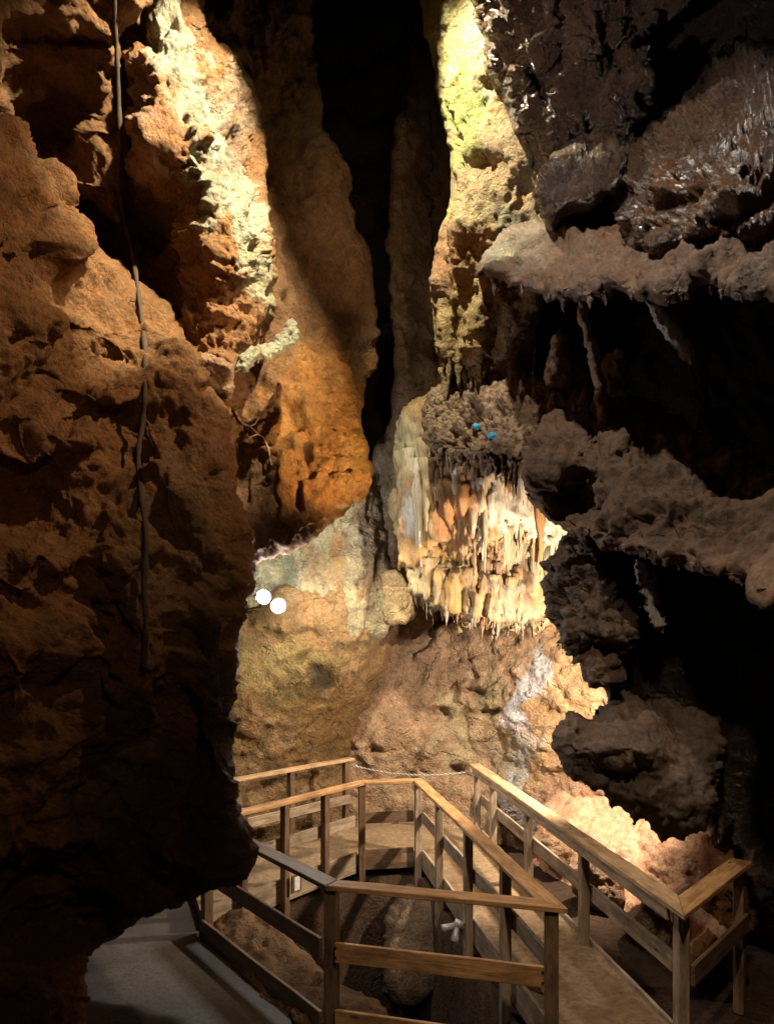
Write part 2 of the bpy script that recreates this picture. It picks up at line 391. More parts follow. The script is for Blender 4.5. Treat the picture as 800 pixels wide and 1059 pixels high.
rock('wedged_stone', [(397, 592), (415, 594), (426, 618), (430, 640), (410, 647), (395, 640)], [(400, 600, 10.7), (420, 640, 10.6)], 'lime', 'crust', .1, (.45, .35, .2),
     'small pale stone wedged between the rounded boulder and the flowstone', 'stone', w=10, R=.2, T=.3, step=2, seed=7, warp=(3, 16))

rock('rock_slope', [(340, 690), (360, 630), (420, 560), (600, 520), (680, 640), (740, 800), (790, 840), (900, 860), (900, 1150), (560, 1090), (500, 970), (350, 920)],
     [(370, 700, 12.3), (400, 850, 11.9), (430, 650, 12.7), (520, 660, 11.6), (480, 780, 11.8), (540, 720, 11.1), (600, 720, 10.2), (540, 830, 10.9), (600, 860, 9.7), (650, 870, 9.0), (640, 950, 8.4),
      (700, 900, 8.2), (700, 1000, 7.5), (780, 950, 7.4), (790, 1060, 6.9), (560, 900, 10), (600, 560, 11)],
     'sandy', 'crag', .13, (.53, .365, .235), 'sloping tan and peach cave wall behind the boardwalk with a white calcite streak', 'rock wall', w=30, R=.4, T=1, step=2.5, seed=8,
     patches=[(420, 690, 60, 50, (.38, .26, .17), .8), (475, 760, 26, 40, (.47, .41, .25), .7), (570, 740, 60, 90, (.58, .39, .21), .8), (640, 850, 100, 70, (.52, .33, .22), .8),
              (543, 730, 15, 42, (.72, .74, .8), 1), (535, 795, 9, 34, (.66, .66, .68), .95), (557, 690, 8, 30, (.66, .66, .68), .9), (505, 720, 10, 40, (.4, .36, .22), .6), (520, 800, 20, 60, (.36, .33, .24), .6)],
     lumps=[(440, 770, 20, 26, .25), (500, 700, 40, 30, .15), (560, 700, 26, 60, .2), (475, 800, 10, 6, -.3), (690, 890, 30, 30, .2), (395, 770, 26, 30, .2), (452, 737, 16, 4, -.3), (497, 716, 16, 4, -.25), (388, 776, 12, 3, -.25), (508, 736, 10, 3, -.25), (478, 712, 6, 18, .12), (585, 690, 16, 3, -.2)])
rock('peach_mound', [(545, 850), (580, 815), (640, 800), (700, 830), (760, 850), (760, 1060), (690, 1060), (600, 990), (550, 910)], [(560, 850, 9.9), (620, 830, 9.5), (650, 880, 8.6), (700, 880, 8.0), (620, 950, 8.4), (700, 980, 7.3), (740, 900, 7.7), (720, 1040, 6.9)],
     'smooth', 'mud', .13, (.50, .31, .20), 'smooth peach coloured mound lit from behind the black rock, beyond the right railing', 'mound', w=40, R=.5, T=.5, step=2, seed=60, patches=[(600, 880, 30, 30, (.56, .37, .24), .7), (690, 940, 30, 60, (.42, .25, .15), .7)], lumps=[(620, 880, 30, 20, .15), (690, 900, 20, 40, .15), (660, 870, 5, 30, -.12)])
rock('rust_boulder', [(728, 864), (760, 855), (770, 878), (768, 905), (786, 930), (797, 952), (780, 966), (742, 962), (722, 930), (722, 890)], [(740, 880, 7.1), (770, 950, 6.9), (730, 930, 7.1), (755, 900, 6.9)],
     'dry', 'crust', .1, (.30, .14, .06), 'rust brown boulder behind the short end railing at the right', 'boulder', w=16, R=.3, T=.4, step=2.5, seed=9, warp=(4, 24))

hem = [(592, 575), (558, 566), (530, 548), (505, 566), (482, 580), (455, 562), (432, 596), (410, 580)]; fr = []
for a_, b_ in zip(hem, hem[1:]): fr += fringe(a_, b_, 3, 3, 20, r0)[:-1]
rock('flowstone_curtain', [(408, 470), (413, 440), (425, 415), (445, 405), (540, 410), (590, 440), (598, 520)] + fr, [(415, 500, 10.6), (480, 520, 9.7), (550, 500, 9.8), (590, 540, 10.2), (430, 580, 10.25), (480, 570, 9.95), (520, 560, 9.75)],
     'drape', 'drape', .19, (.38, .25, .12), 'upper flowstone curtain of orange and white calcite under the knobbly shelf', 'flowstone', w=10, R=.25, T=.3, step=2, seed=10, warp=(1.6, 14), sharp=True,
     patches=[(475, 520, 16, 50, (.42, .2, .075), .9), (525, 470, 10, 40, (.5, .28, .16), .8), (530, 525, 40, 34, (.60, .52, .42), .95), (560, 550, 26, 24, (.58, .5, .38), .9), (440, 530, 9, 50, (.42, .24, .08), .7), (428, 535, 7, 24, (.5, .52, .56), .8), (425, 470, 14, 40, (.47, .42, .26), .8), (585, 550, 8, 10, (.6, .36, .16), .8)])
fr = fringe((578, 632), (424, 612), 30, 3, 22, r0); fr = [(x, y + 24 * math.sin(math.pi * min(1, max(0, (x - 424) / 154)))) for x, y in fr]
rock('flowstone_apron', [(404, 520), (415, 500), (590, 500), (590, 600)] + fr, [(412, 560, 10.7), (440, 580, 10.2), (500, 580, 9.95), (560, 580, 10.1), (500, 640, 9.8), (440, 620, 10.2), (575, 620, 10.2)],
     'drape', 'drape', .20, (.29, .235, .14), 'lower flowstone apron of grey and ochre drips ending in a ragged hem', 'flowstone', w=12, R=.3, T=.35, step=2, seed=11, warp=(1.6, 14), sharp=True,
     patches=[(470, 600, 12, 60, (.36, .22, .07), .8), (500, 600, 14, 60, (.34, .19, .09), .8), (530, 590, 24, 60, (.25, .23, .17), .8), (555, 610, 10, 40, (.36, .26, .12), .8), (430, 590, 14, 50, (.30, .26, .15), .7), (543, 600, 6, 30, (.14, .08, .05), .9)])

rock('rock_column', [(425, -100), (640, -100), (600, 180), (572, 260), (556, 330), (552, 390)] + fringe((548, 398), (455, 385), 12, 4, 26, r0) + [(452, 370), (445, 300), (450, 258), (462, 215), (467, 180), (456, 115), (446, 60), (434, 0)],
     [(450, 50, 8.4), (520, 50, 7.7), (465, 180, 8.4), (450, 300, 8.6), (500, 200, 7.9), (520, 300, 7.9), (480, 390, 8.5), (600, 200, 7.9), (560, 380, 8.2)],
     'lime', 'rib', .15, (.44, .32, .19), 'tall yellow green rock column lit brightly along the right side of the dark fissure', 'rock column', w=26, R=.6, T=1.2, step=2, seed=12, warp=(3, 24),
     patches=[(455, 60, 60, 110, (.60, .55, .26), .9), (478, 100, 16, 70, (.42, .48, .14), .8), (500, 50, 16, 70, (.5, .47, .33), .6), (520, 90, 26, 40, (.46, .3, .12), .7), (463, 200, 12, 26, (.4, .5, .12), .8), (495, 215, 34, 26, (.56, .44, .24), .8), (535, 238, 26, 24, (.3, .3, .21), .9), (480, 265, 40, 30, (.52, .29, .15), .9), (480, 340, 28, 60, (.5, .36, .16), .8)],
     lumps=[(500, 170, 20, 10, -.2), (480, 230, 30, 24, .15), (530, 160, 22, 24, .12), (495, 350, 10, 50, .15), (470, 360, 6, 50, -.15)])

rock('wet_ceiling_rock', [(480, -100), (720, -100), (700, 10), (655, 50), (662, 100), (642, 150), (605, 130), (575, 172), (557, 145), (534, 130), (512, 85), (496, 35)],
     [(500, 30, 7.2), (640, 50, 6.5), (550, 130, 7.1), (600, 0, 6.6), (690, -20, 6.4)], 'wet', 'popcorn', .24, (.10, .062, .045), 'dark wet knobbly rock hanging from the roof beside the yellow green column', 'rock', w=26, R=.5, T=1, step=2.5, seed=13, warp=(7, 30),
     patches=[(540, 30, 40, 50, (.19, .11, .07), .7), (600, 20, 20, 60, (.17, .1, .07), .6)], lumps=[(560, 90, 12, 20, -.4), (580, 40, 8, 40, -.3), (630, 60, 14, 20, -.3)])
rock('hanging_block', [(555, 175), (580, 155), (600, 130), (625, 97), (648, 108), (657, 150), (645, 190), (612, 214), (590, 225), (572, 240), (560, 222), (554, 200)], [(560, 190, 6.6), (600, 140, 6.9), (650, 140, 6.7), (600, 205, 6.3), (575, 230, 6.6)],
     'wet', 'popcorn', .13, (.10, .065, .05), 'jutting dark wet block with a smooth muddy top, hanging over the muddy ledge', 'rock', w=14, R=.35, T=.7, step=2, seed=14, warp=(5, 24), patches=[(600, 140, 40, 30, (.2, .13, .085), .8)])
rock('roof_rock', [(640, -100), (930, -100), (930, 90), (800, 75), (740, 85), (700, 120), (660, 190), (640, 160), (660, 60)], [(680, 0, 7.0), (880, 0, 6.4), (690, 120, 7.2), (800, 60, 6.5)], 'wet', 'fracture', .2, (.045, .03, .025),
     'black wet roof rock in shadow above the layered boulder', 'rock', w=20, R=.4, T=1, step=4, seed=15)
rock('layered_boulder', [(632, 186), (668, 130), (700, 105), (730, 74), (765, 55), (800, 52), (920, 40), (920, 225), (800, 252), (740, 266), (690, 264), (650, 258), (634, 232)],
     [(650, 200, 6.1), (700, 110, 6.0), (730, 170, 5.2), (800, 80, 5.3), (800, 200, 4.8), (900, 150, 4.5), (700, 260, 5.3)], 'wet', 'strata', .3, (.115, .07, .046), 'large layered brown boulder glistening wet at the right above the muddy ledge', 'boulder',
     w=30, R=.6, T=3, step=2.5, seed=16, warp=(5, 30), patches=[(760, 70, 80, 30, (.15, .11, .1), .7), (740, 220, 50, 50, (.2, .115, .055), .7)])
rock('muddy_ledge', [(488, 288), (500, 262), (518, 236), (560, 226), (600, 236), (640, 230), (690, 244), (740, 250), (790, 236), (930, 175), (930, 315)] + fringe((800, 310), (735, 294), 7, -4, 12, r0) + fringe((730, 294), (690, 318), 4, -4, 12, r0) + fringe((684, 318), (640, 298), 5, -4, 12, r0) + fringe((636, 298), (596, 314), 4, -4, 12, r0) + fringe((590, 314), (520, 290), 7, -4, 12, r0),
     [(500, 280, 7.0), (520, 240, 7.4), (600, 290, 6.0), (640, 230, 6.5), (700, 300, 5.0), (700, 256, 5.35), (800, 290, 4.35), (800, 235, 4.75), (750, 300, 4.7)], 'damp', 'lump', .2, (.17, .112, .075),
     'long smooth muddy ledge with a dripping lower lip below the layered boulder', 'rock ledge', w=16, R=.4, T=2.4, step=2.5, seed=17, warp=(5, 24), sharp=True,
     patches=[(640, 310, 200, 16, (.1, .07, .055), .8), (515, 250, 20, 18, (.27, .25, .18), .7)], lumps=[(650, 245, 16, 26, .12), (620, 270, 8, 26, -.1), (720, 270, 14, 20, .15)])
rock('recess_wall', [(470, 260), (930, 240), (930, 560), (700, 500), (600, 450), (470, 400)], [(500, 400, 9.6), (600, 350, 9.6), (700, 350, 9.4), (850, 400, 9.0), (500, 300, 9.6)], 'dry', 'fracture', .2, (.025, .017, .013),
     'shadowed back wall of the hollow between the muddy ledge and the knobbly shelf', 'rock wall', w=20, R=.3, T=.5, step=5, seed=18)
G1 = 'drip columns in the dark hollow'
rock('drip_column', [(564, 400), (567, 362), (575, 342), (586, 348), (591, 372), (594, 402)], [(570, 380, 7.4), (585, 360, 7.4)], 'damp', 'popcorn', .08, (.24, .16, .11), 'short knobbly stub standing on the back of the knobbly shelf', 'stalagmite', w=9, R=.18, T=.2, step=2, seed=19, warp=(3, 14), group=G1)
rock('drip_column', [(596, 300), (604, 312), (610, 340), (620, 366), (626, 400), (630, 436), (618, 436), (614, 404), (607, 366), (600, 335)], [(605, 330, 6.5), (622, 410, 6.6)], 'damp', 'drape', .05, (.2, .14, .1), 'thin leaning drip column reaching from the muddy ledge down to the shelf', 'column', w=7, R=.12, T=.5, step=1.5, seed=20, warp=(3, 14), group=G1)
rock('drip_column', [(620, 380), (636, 360), (650, 376), (655, 420), (650, 445), (622, 445), (618, 420)], [(630, 400, 7.2), (640, 420, 7.0)], 'damp', 'popcorn', .1, (.17, .115, .085), 'stout brown drip column just right of the thin leaning one', 'column', w=12, R=.25, T=.25, step=2, seed=21, warp=(4, 14), group=G1)
rock('drip_column', [(694, 300), (738, 300), (736, 350), (733, 400), (738, 455), (724, 455), (720, 410), (712, 370), (700, 340)], [(715, 330, 6.6), (730, 430, 6.4)], 'damp', 'crust', .1, (.10, .065, .045), 'dim brown column beside the white glint streak', 'column', w=10, R=.25, T=.3, step=2.5, seed=22, warp=(4, 14), group=G1)
rock('glint_streak', [(667, 312), (682, 316), (702, 340), (718, 362), (713, 379), (697, 360), (680, 338)], [(675, 320, 6.2), (710, 370, 6.1)], 'white', 'drape', .03, (.82, .82, .86), 'white streak with a wet glint put into its colour, running down from the muddy ledge', 'calcite', w=6, R=.08, T=.1, step=1.5, seed=23, warp=(3, 12))  # white ribbon: a wet highlight on the rock put into colour and shape
rock('glint_streak', [(655, 580), (668, 583), (678, 605), (684, 632), (687, 655), (676, 648), (666, 622)], [(665, 600, 5.9), (680, 640, 5.85)], 'white', 'popcorn', .04, (.8, .8, .86), 'bluish white streak with a wet glint put into its colour, in the black hollow right of the knobbly pillar', 'calcite', w=5, R=.08, T=.1, step=1.5, seed=24, warp=(5, 8))  # bluish white base stands in for wet glints on the dark rock

rock('knobbly_shelf', [(434, 450), (438, 425), (452, 400), (480, 388), (505, 396), (540, 392), (562, 400), (600, 386), (630, 400), (650, 440), (610, 480), (560, 490)] + fringe((552, 476), (448, 466), 11, 4, 30, r0),
     [(445, 430, 8.9), (480, 400, 8.7), (520, 440, 7.5), (600, 400, 7.6), (600, 450, 6.9), (480, 450, 8.1), (540, 400, 8)], 'knob', 'popcorn', .24, (.26, .175, .115), 'knobbly brown shelf with two blue marks above the flowstone', 'rock ledge', w=14, R=.4, T=.8, step=2, seed=25, warp=(5, 20))
rock('mud_shelf', [(546, 505), (550, 452), (570, 432), (600, 424), (622, 410), (660, 414), (700, 428), (722, 448), (800, 482), (930, 505), (930, 660), (800, 620), (760, 600), (700, 585), (650, 575), (612, 562), (582, 545), (560, 530)],
     [(560, 480, 6.5), (622, 425, 7.0), (640, 500, 6.0), (700, 540, 5.4), (800, 570, 4.8), (780, 490, 5.7), (900, 540, 4.4), (600, 540, 6.2), (700, 440, 6.6)], 'smooth', 'lump', .24, (.15, .102, .07),
     'big dusty grey brown mud shelf jutting out at the right', 'rock ledge', w=16, R=.4, T=1, step=2, seed=26, warp=(6, 24), lumps=[(585, 512, 28, 20, -.7), (637, 462, 13, 13, .22), (650, 455, 10, 16, -.15), (716, 456, 13, 13, .22), (672, 455, 8, 20, -.15), (612, 457, 6, 8, -.2), (590, 440, 14, 8, -.1), (700, 520, 40, 20, .15)],
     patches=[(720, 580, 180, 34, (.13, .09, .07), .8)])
rock('knobbly_pillar', [(561, 612), (574, 570), (588, 545), (628, 538), (652, 556), (656, 600), (662, 640), (652, 668), (642, 690), (640, 712), (632, 728), (620, 712), (606, 706), (600, 684), (588, 672), (575, 645)],
     [(570, 610, 6.7), (610, 560, 6.4), (650, 600, 6.3), (610, 640, 6.0), (625, 700, 6.2)], 'knob', 'popcorn', .24, (.15, .105, .08), 'dark knobbly pillar in front of the right end of the flowstone', 'rock pillar', w=18, R=.4, T=.6, step=2, seed=27, warp=(6, 20))
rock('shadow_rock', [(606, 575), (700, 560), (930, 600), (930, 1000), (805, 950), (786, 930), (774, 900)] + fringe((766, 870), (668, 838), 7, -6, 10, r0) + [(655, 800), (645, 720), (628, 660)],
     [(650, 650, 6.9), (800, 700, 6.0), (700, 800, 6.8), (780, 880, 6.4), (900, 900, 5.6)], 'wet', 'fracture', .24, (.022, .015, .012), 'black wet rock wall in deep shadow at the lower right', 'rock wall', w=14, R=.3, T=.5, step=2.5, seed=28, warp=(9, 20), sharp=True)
rock('overhanging_boulder', [(570, 770), (572, 757), (583, 748), (584, 738), (596, 736), (604, 742), (614, 734), (632, 720), (641, 704), (655, 712), (668, 728), (694, 707), (722, 724), (746, 736), (754, 756), (742, 800), (735, 850), (700, 872)] + fringe((692, 866), (588, 800), 7, -7, 9, r0),
     [(590, 750, 6.0), (640, 715, 6.6), (690, 715, 6.7), (650, 775, 5.5), (600, 790, 5.8), (700, 830, 5.7), (740, 750, 6.3), (640, 830, 5.9)], 'smooth', 'lump', .11, (.135, .10, .08), 'lone overhanging dark boulder with a dusty flat top above the right railing', 'boulder', w=18, R=.4, T=.7, step=2, seed=29, warp=(7, 18), sharp=True,
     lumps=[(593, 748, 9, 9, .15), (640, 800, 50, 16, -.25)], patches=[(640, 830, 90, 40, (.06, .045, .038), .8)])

def icicles(parent, key, line, n, ln, rd, cols, mat, r, dy=3):
    tree = bvh(key); seg = 7
    for k in range(n):
        t = (k + r.uniform(.1, .9)) / n * (len(line) - 1); a = int(min(t, len(line) - 2)); f = t - a
        x = line[a][0] + (line[a + 1][0] - line[a][0]) * f; y = line[a][1] + (line[a + 1][1] - line[a][1]) * f + r.uniform(-dy, dy)
        o = Vector((0, 0, H)); hit = tree.ray_cast(o, (at(x, y, 1) - o).normalized())
        if hit[0] is None: continue
        p = hit[0] + Vector((0, .035, 0)); sc = p.y / F; L = r.uniform(*ln) * (.5 + r.random()) * sc; R0 = r.uniform(*rd) * sc
        h2 = tree.ray_cast(o, (Vector((p.x, p.y, p.z - L * .8)) - o).normalized()); hug = max(-.5, min(.5, (h2[0].y + .02 - p.y) / (L * .8))) if h2[0] is not None and abs(h2[0].y - p.y) < .35 else 0
        vs, fs = [], []; m = 7; bx, by = r.uniform(-.05, .05), r.uniform(-.05, .05)
        for i in range(m):
            q = i / (m - 1); rr = R0 * ((1 - q) ** .75 + .12) * (1 + .22 * math.sin(i * 2.1 + k)) * (1.3 if i == 0 else 1)
            for g in range(seg):
                an = g * 2 * math.pi / seg; vs.append((p.x + bx * L * q + rr * math.cos(an) * 1.2, p.y + (by + hug) * L * q + rr * math.sin(an), p.z + .12 * L - L * 1.12 * q))
        for i in range(m - 1):
            for g in range(seg): fs.append((i * seg + g, (i + 1) * seg + g, (i + 1) * seg + (g + 1) % seg, i * seg + (g + 1) % seg))
        fs += [tuple(range(seg)), tuple(reversed(range((m - 1) * seg, m * seg)))]
        me = bpy.data.meshes.new('stalactite'); me.from_pydata(vs, [], fs); me.polygons.foreach_set('use_smooth', np.ones(len(fs), bool))
        c = r.choice(cols); ca = me.color_attributes.new('Col', 'FLOAT_COLOR', 'POINT'); ca.data.foreach_set('color', np.tile(np.array((*c, 1), np.float32), (len(vs), 1)).ravel())
        link('stalactite', me, M[mat], parent)
ri = random.Random(11); OBJ = bpy.data.objects
CW = [(.56, .50, .40), (.48, .40, .27), (.40, .24, .11), (.36, .19, .08), (.42, .33, .2)]; CG = [(.27, .23, .15), (.31, .22, .11), (.22, .2, .15), (.2, .13, .075), (.32, .22, .12)]
CB = [(.24, .16, .11), (.2, .135, .095), (.16, .11, .08)]
icicles(OBJ['flowstone_curtain'], 'flowstone_curtain', [(490, 560), (530, 540), (560, 558), (586, 562)], 34, (10, 34), (1.0, 3.0), CW, 'drape', ri, 8)
icicles(OBJ['flowstone_curtain'], 'flowstone_curtain', [(418, 470), (450, 478), (500, 488), (575, 500)], 30, (30, 70), (2.5, 6.5), CW, 'drape', ri, 16)
icicles(OBJ['flowstone_apron'], 'flowstone_apron', [(424, 605), (460, 632), (500, 640), (540, 636), (575, 620)], 50, (5, 13), (1.0, 2.2), CG, 'drape', ri, 8)
icicles(OBJ['flowstone_apron'], 'flowstone_apron', [(420, 575), (500, 590), (575, 580)], 26, (24, 46), (2.5, 5.5), CG, 'drape', ri, 14)
icicles(OBJ['knobbly_shelf'], 'knobbly_shelf', [(448, 464), (500, 472), (552, 478)], 16, (12, 30), (2.5, 5), CB, 'knob', ri, 4)
icicles(OBJ['rock_column'], 'rock_column', [(456, 372), (500, 380), (545, 388)], 16, (14, 34), (2.5, 5), [(.4, .29, .15), (.3, .21, .12)], 'lime', ri, 12)
icicles(OBJ['muddy_ledge'], 'muddy_ledge', [(505, 284), (600, 300), (700, 300), (790, 292)], 22, (4, 14), (2, 4), CB, 'damp', ri, 4)
icicles(OBJ['mud_shelf'], 'mud_shelf', [(590, 540), (650, 566), (720, 582), (795, 606)], 16, (4, 12), (2, 4), CB, 'damp', ri, 6)

# --- left side
rock('upper_corner_rock', [(-120, -100), (230, -100), (165, -10), (128, 30), (124, 90), (128, 160), (126, 235), (90, 205), (60, 190), (-120, 110)], [(0, 0, 5.6), (120, 50, 6.5), (60, 120, 6.7), (110, 200, 6.9), (0, 80, 6.0)],
     'dry', 'fracture', .26, (.30, .16, .08), 'brown rough rock filling the upper left corner behind the cable', 'rock', w=24, R=.5, T=1, step=3, seed=30, lumps=[(60, 130, 50, 50, -.7), (60, 40, 60, 8, -.2)])
rock('pale_ridge', [(60, 60), (110, -20), (130, -100), (210, -100), (213, 30), (246, 58), (262, 92), (273, 140), (276, 170), (279, 230), (284, 290), (283, 318), (276, 345), (262, 372), (242, 385), (238, 412), (205, 425), (100, 420), (40, 300), (40, 150)],
     [(130, 50, 6.8), (180, 30, 6.7), (268, 160, 7.6), (205, 150, 6.6), (240, 270, 6.7), (160, 250, 7.5), (80, 250, 8.2), (270, 330, 7.2), (220, 390, 6.8), (240, 100, 7.3), (150, 160, 6.7), (130, 330, 7.6), (80, 120, 8)],
     'lime', 'crust', .2, (.36, .185, .085), 'rugged rock ridge with pale greenish crust catching light at the upper left', 'rock', w=26, R=.6, T=1.2, step=2, seed=31, warp=(4, 24),
     patches=[(170, 30, 24, 60, PALE, .9), (195, 80, 14, 60, (.52, .50, .35), .9), (222, 150, 24, 66, (.52, .52, .40), .95), (250, 225, 22, 60, (.58, .56, .40), .95), (272, 290, 10, 50, (.56, .53, .36), .9), (150, 130, 24, 70, (.50, .30, .2), .8), (250, 110, 20, 60, (.34, .24, .16), .9), (232, 260, 8, 40, (.36, .18, .07), .8), (190, 225, 14, 22, (.42, .27, .07), .7), (235, 240, 5, 30, (.38, .2, .07), .9)],
     lumps=[(160, 255, 40, 50, -.5), (215, 200, 14, 60, .12), (228, 90, 4, 60, -.1), (130, 270, 30, 30, -.3)])
rock('pale_slab', [(238, 380), (262, 358), (284, 352), (291, 336), (303, 330), (312, 345), (300, 360), (280, 369), (256, 384)], [(245, 376, 6.9), (300, 345, 7.1)], 'lime', 'crust', .07, (.56, .56, .42), 'thin pale slab jutting out like a shelf above the orange wall', 'stone slab', w=8, R=.15, T=.4, step=1.5, seed=32, warp=(4, 14))
rock('pink_block', [(203, 366), (222, 368), (243, 376), (240, 412), (222, 408), (206, 396)], [(205, 370, 6.5), (240, 400, 6.7)], 'lime', 'crust', .1, (.50, .31, .20), 'small pinkish block of broken rock just left of the pale slab', 'stone', w=8, R=.18, T=.5, step=2, seed=33, warp=(4, 14))
rock('left_rock_wall', [(-128, 70), (0, 124), (26, 160), (50, 193), (57, 225), (85, 242), (110, 260), (135, 283), (160, 300), (184, 326), (200, 362), (212, 405), (236, 415), (241, 470), (246, 510), (258, 545), (268, 582), (262, 608), (247, 650), (245, 700),
      (241, 760), (243, 830), (244, 880), (240, 905), (228, 917), (205, 926), (172, 940), (142, 954), (108, 976), (88, 1000), (75, 1100), (-128, 1150)],
     [(0, 150, 5.2), (100, 290, 6.3), (200, 380, 6.4), (238, 450, 6.4), (0, 500, 4.7), (120, 500, 5.6), (200, 560, 5.6), (262, 585, 6.0), (245, 750, 5.4), (200, 800, 5.1), (100, 750, 4.9), (0, 800, 4.5), (100, 960, 5.2), (200, 915, 5.2), (0, 1050, 4.6), (40, 300, 5.4), (160, 430, 6.0), (60, 620, 4.9)],
     'dry', 'fracture', .28, (.29, .155, .07), 'massive rugged brown rock wall filling the left side and overhanging the floor', 'rock wall', w=24, R=.5, T=.7, step=2, seed=34, warp=(6, 30),
     lumps=[(100, 372, 24, 14, -.4), (60, 415, 26, 18, -.35), (20, 520, 46, 26, -.4), (135, 470, 14, 30, -.25), (185, 450, 12, 16, -.2), (40, 250, 30, 16, .25), (70, 330, 60, 12, .2), (60, 450, 50, 20, .3), (100, 410, 30, 12, .25), (40, 570, 50, 26, .3), (130, 560, 30, 50, .25), (205, 520, 30, 60, .2),
            (110, 690, 30, 60, -.35), (225, 760, 18, 90, .15), (185, 720, 14, 50, -.3), (30, 690, 40, 50, .3), (150, 650, 20, 30, .2), (140, 820, 60, 70, -.4)],
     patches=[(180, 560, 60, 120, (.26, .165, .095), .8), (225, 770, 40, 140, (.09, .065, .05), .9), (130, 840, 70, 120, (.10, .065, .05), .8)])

# --- small stones beyond the right railing
G2 = 'rubble stones beyond the right railing'
for i, (px, mt, c, lab) in enumerate((
        ([(508, 822), (520, 812), (548, 828), (562, 850), (552, 872), (530, 862), (512, 846)], 'wet', (.13, .12, .12), 'dark grey wet stone seen through the far end of the right railing'),
        ([(560, 868), (582, 862), (596, 876), (590, 900), (566, 896)], 'lime', (.48, .31, .19), 'peach stone wedged beside the dark grey wet stone'),
        ([(585, 905), (604, 884), (640, 905), (650, 935), (628, 948), (600, 932)], 'lime', (.46, .31, .21), 'large peach stone under the middle of the right railing'),
        ([(640, 950), (668, 930), (694, 950), (698, 985), (664, 985)], 'lime', (.34, .23, .15), 'tan stone just left of the near corner post of the right railing'),
        ([(708, 985), (732, 960), (752, 985), (750, 1030), (712, 1030)], 'dry', (.28, .15, .08), 'rust stone under the short end railing'))):
    ys = [p[1] for p in px]; yb = max(ys); d = {0: 9.9, 1: 9.0, 2: 7.9, 3: 7.0, 4: 6.3}[i]
    rock('rubble_stone', px, [(px[0][0], px[0][1], d), (px[2][0], px[2][1], d + .1)], mt, 'crust', .1, c, lab, 'stone', w=14, R=.35, T=.35, step=2, seed=40 + i, warp=(4, 16), group=G2)
# pit contents
rock('pit_boulder', [(392, 1010), (398, 945), (425, 915), (455, 925), (478, 950), (486, 1000), (470, 1040), (410, 1045)], [(410, 950, 8.4), (470, 960, 8.4), (440, 1000, 8.0), (430, 1040, 7.9)], 'dirt', 'mud', .1, (.13, .095, .066), 'rounded tan boulder down in the dark pit inside the railings', 'boulder', w=24, R=.5, T=.6, step=2.5, seed=50)
rock('dirt_heap', [(212, 950), (235, 935), (262, 938), (290, 955), (318, 985), (340, 1010), (400, 1040), (390, 1090), (330, 1075), (230, 1000)], [(225, 955, 7.3), (330, 1030, 5.9), (290, 960, 7.0), (270, 985, 6.6)], 'dirt', 'crust', .08, (.14, .085, .045), 'low heap of brown dirt and stones inside the left kickboard', 'dirt heap', w=14, R=.3, T=.3, step=2.5, seed=51)

# ------------------------------------------------------------------ ground with the pit
zr = 1.0
def rail_at(x, y): d = (H - zr) * F / (y - HZ); return Vector(((x - 400) / F * d, d, 0))
A, B, C_, D_, E = rail_at(343, 913), rail_at(570, 934), rail_at(432, 806), rail_at(374, 808), rail_at(212, 848)
G, Fp, Hh = rail_at(492, 791), rail_at(704, 936), rail_at(766, 889)
I_, J = rail_at(361, 784), rail_at(232, 807)
pit = [np.array(v[:2]) for v in (A, B, C_, D_, E)]
gx = np.arange(-7, 7.01, .07); gy = np.arange(1.5, 15, .07); X, Y = np.meshgrid(gx, gy)
sd = sdf(np.array(pit), X, Y)
q = np.stack((X.ravel(), Y.ravel(), 0 * X.ravel()), 1)
Z = -.3 + fbm(q * 1.1, 4, 5).reshape(X.shape) * .05 - np.clip((sd - .02) / .4, 0, 1) * 2.8 + np.clip(sd, 0, .3) * fbm(q * 3, 4, 8).reshape(X.shape) * .7
V = np.stack((X, Y, Z), -1).reshape(-1, 3); ny, nx = X.shape
i = np.arange(ny * nx).reshape(ny, nx)
me = bpy.data.meshes.new('ground'); me.from_pydata(V.tolist(), [], np.stack((i[:-1, :-1], i[:-1, 1:], i[1:, 1:], i[1:, :-1]), -1).reshape(-1, 4).tolist())
me.polygons.foreach_set('use_smooth', np.ones(len(me.polygons), bool))
ca = me.color_attributes.new('Col', 'FLOAT_COLOR', 'POINT'); ca.data.foreach_set('color', np.tile(np.array((.055, .036, .025, 1), np.float32), (len(V), 1)).ravel())
props(link('ground', me, M['dirt']), kind='structure')

def prism(name, pts, z0, z1, mat, parent=None, uvrot=False):
    bm = bmesh.new()
    vs = [bm.verts.new((p[0], p[1], z0)) for p in pts]
    f = bm.faces.new(vs); bm.normal_update()
    if f.normal.z > 0: f.normal_flip()
    ex = bmesh.ops.extrude_face_region(bm, geom=[f]); top = [v for v in ex['geom'] if isinstance(v, bmesh.types.BMVert)]
    bmesh.ops.translate(bm, verts=top, vec=(0, 0, z1 - z0)); bmesh.ops.recalc_face_normals(bm, faces=bm.faces)
    uv = bm.loops.layers.uv.new('UVMap')
    for fc in bm.faces:
        for l in fc.loops: l[uv].uv = (l.vert.co.y, l.vert.co.x)
    me = bpy.data.meshes.new(name); bm.to_mesh(me); bm.free()
    return link(name, me, mat, parent)

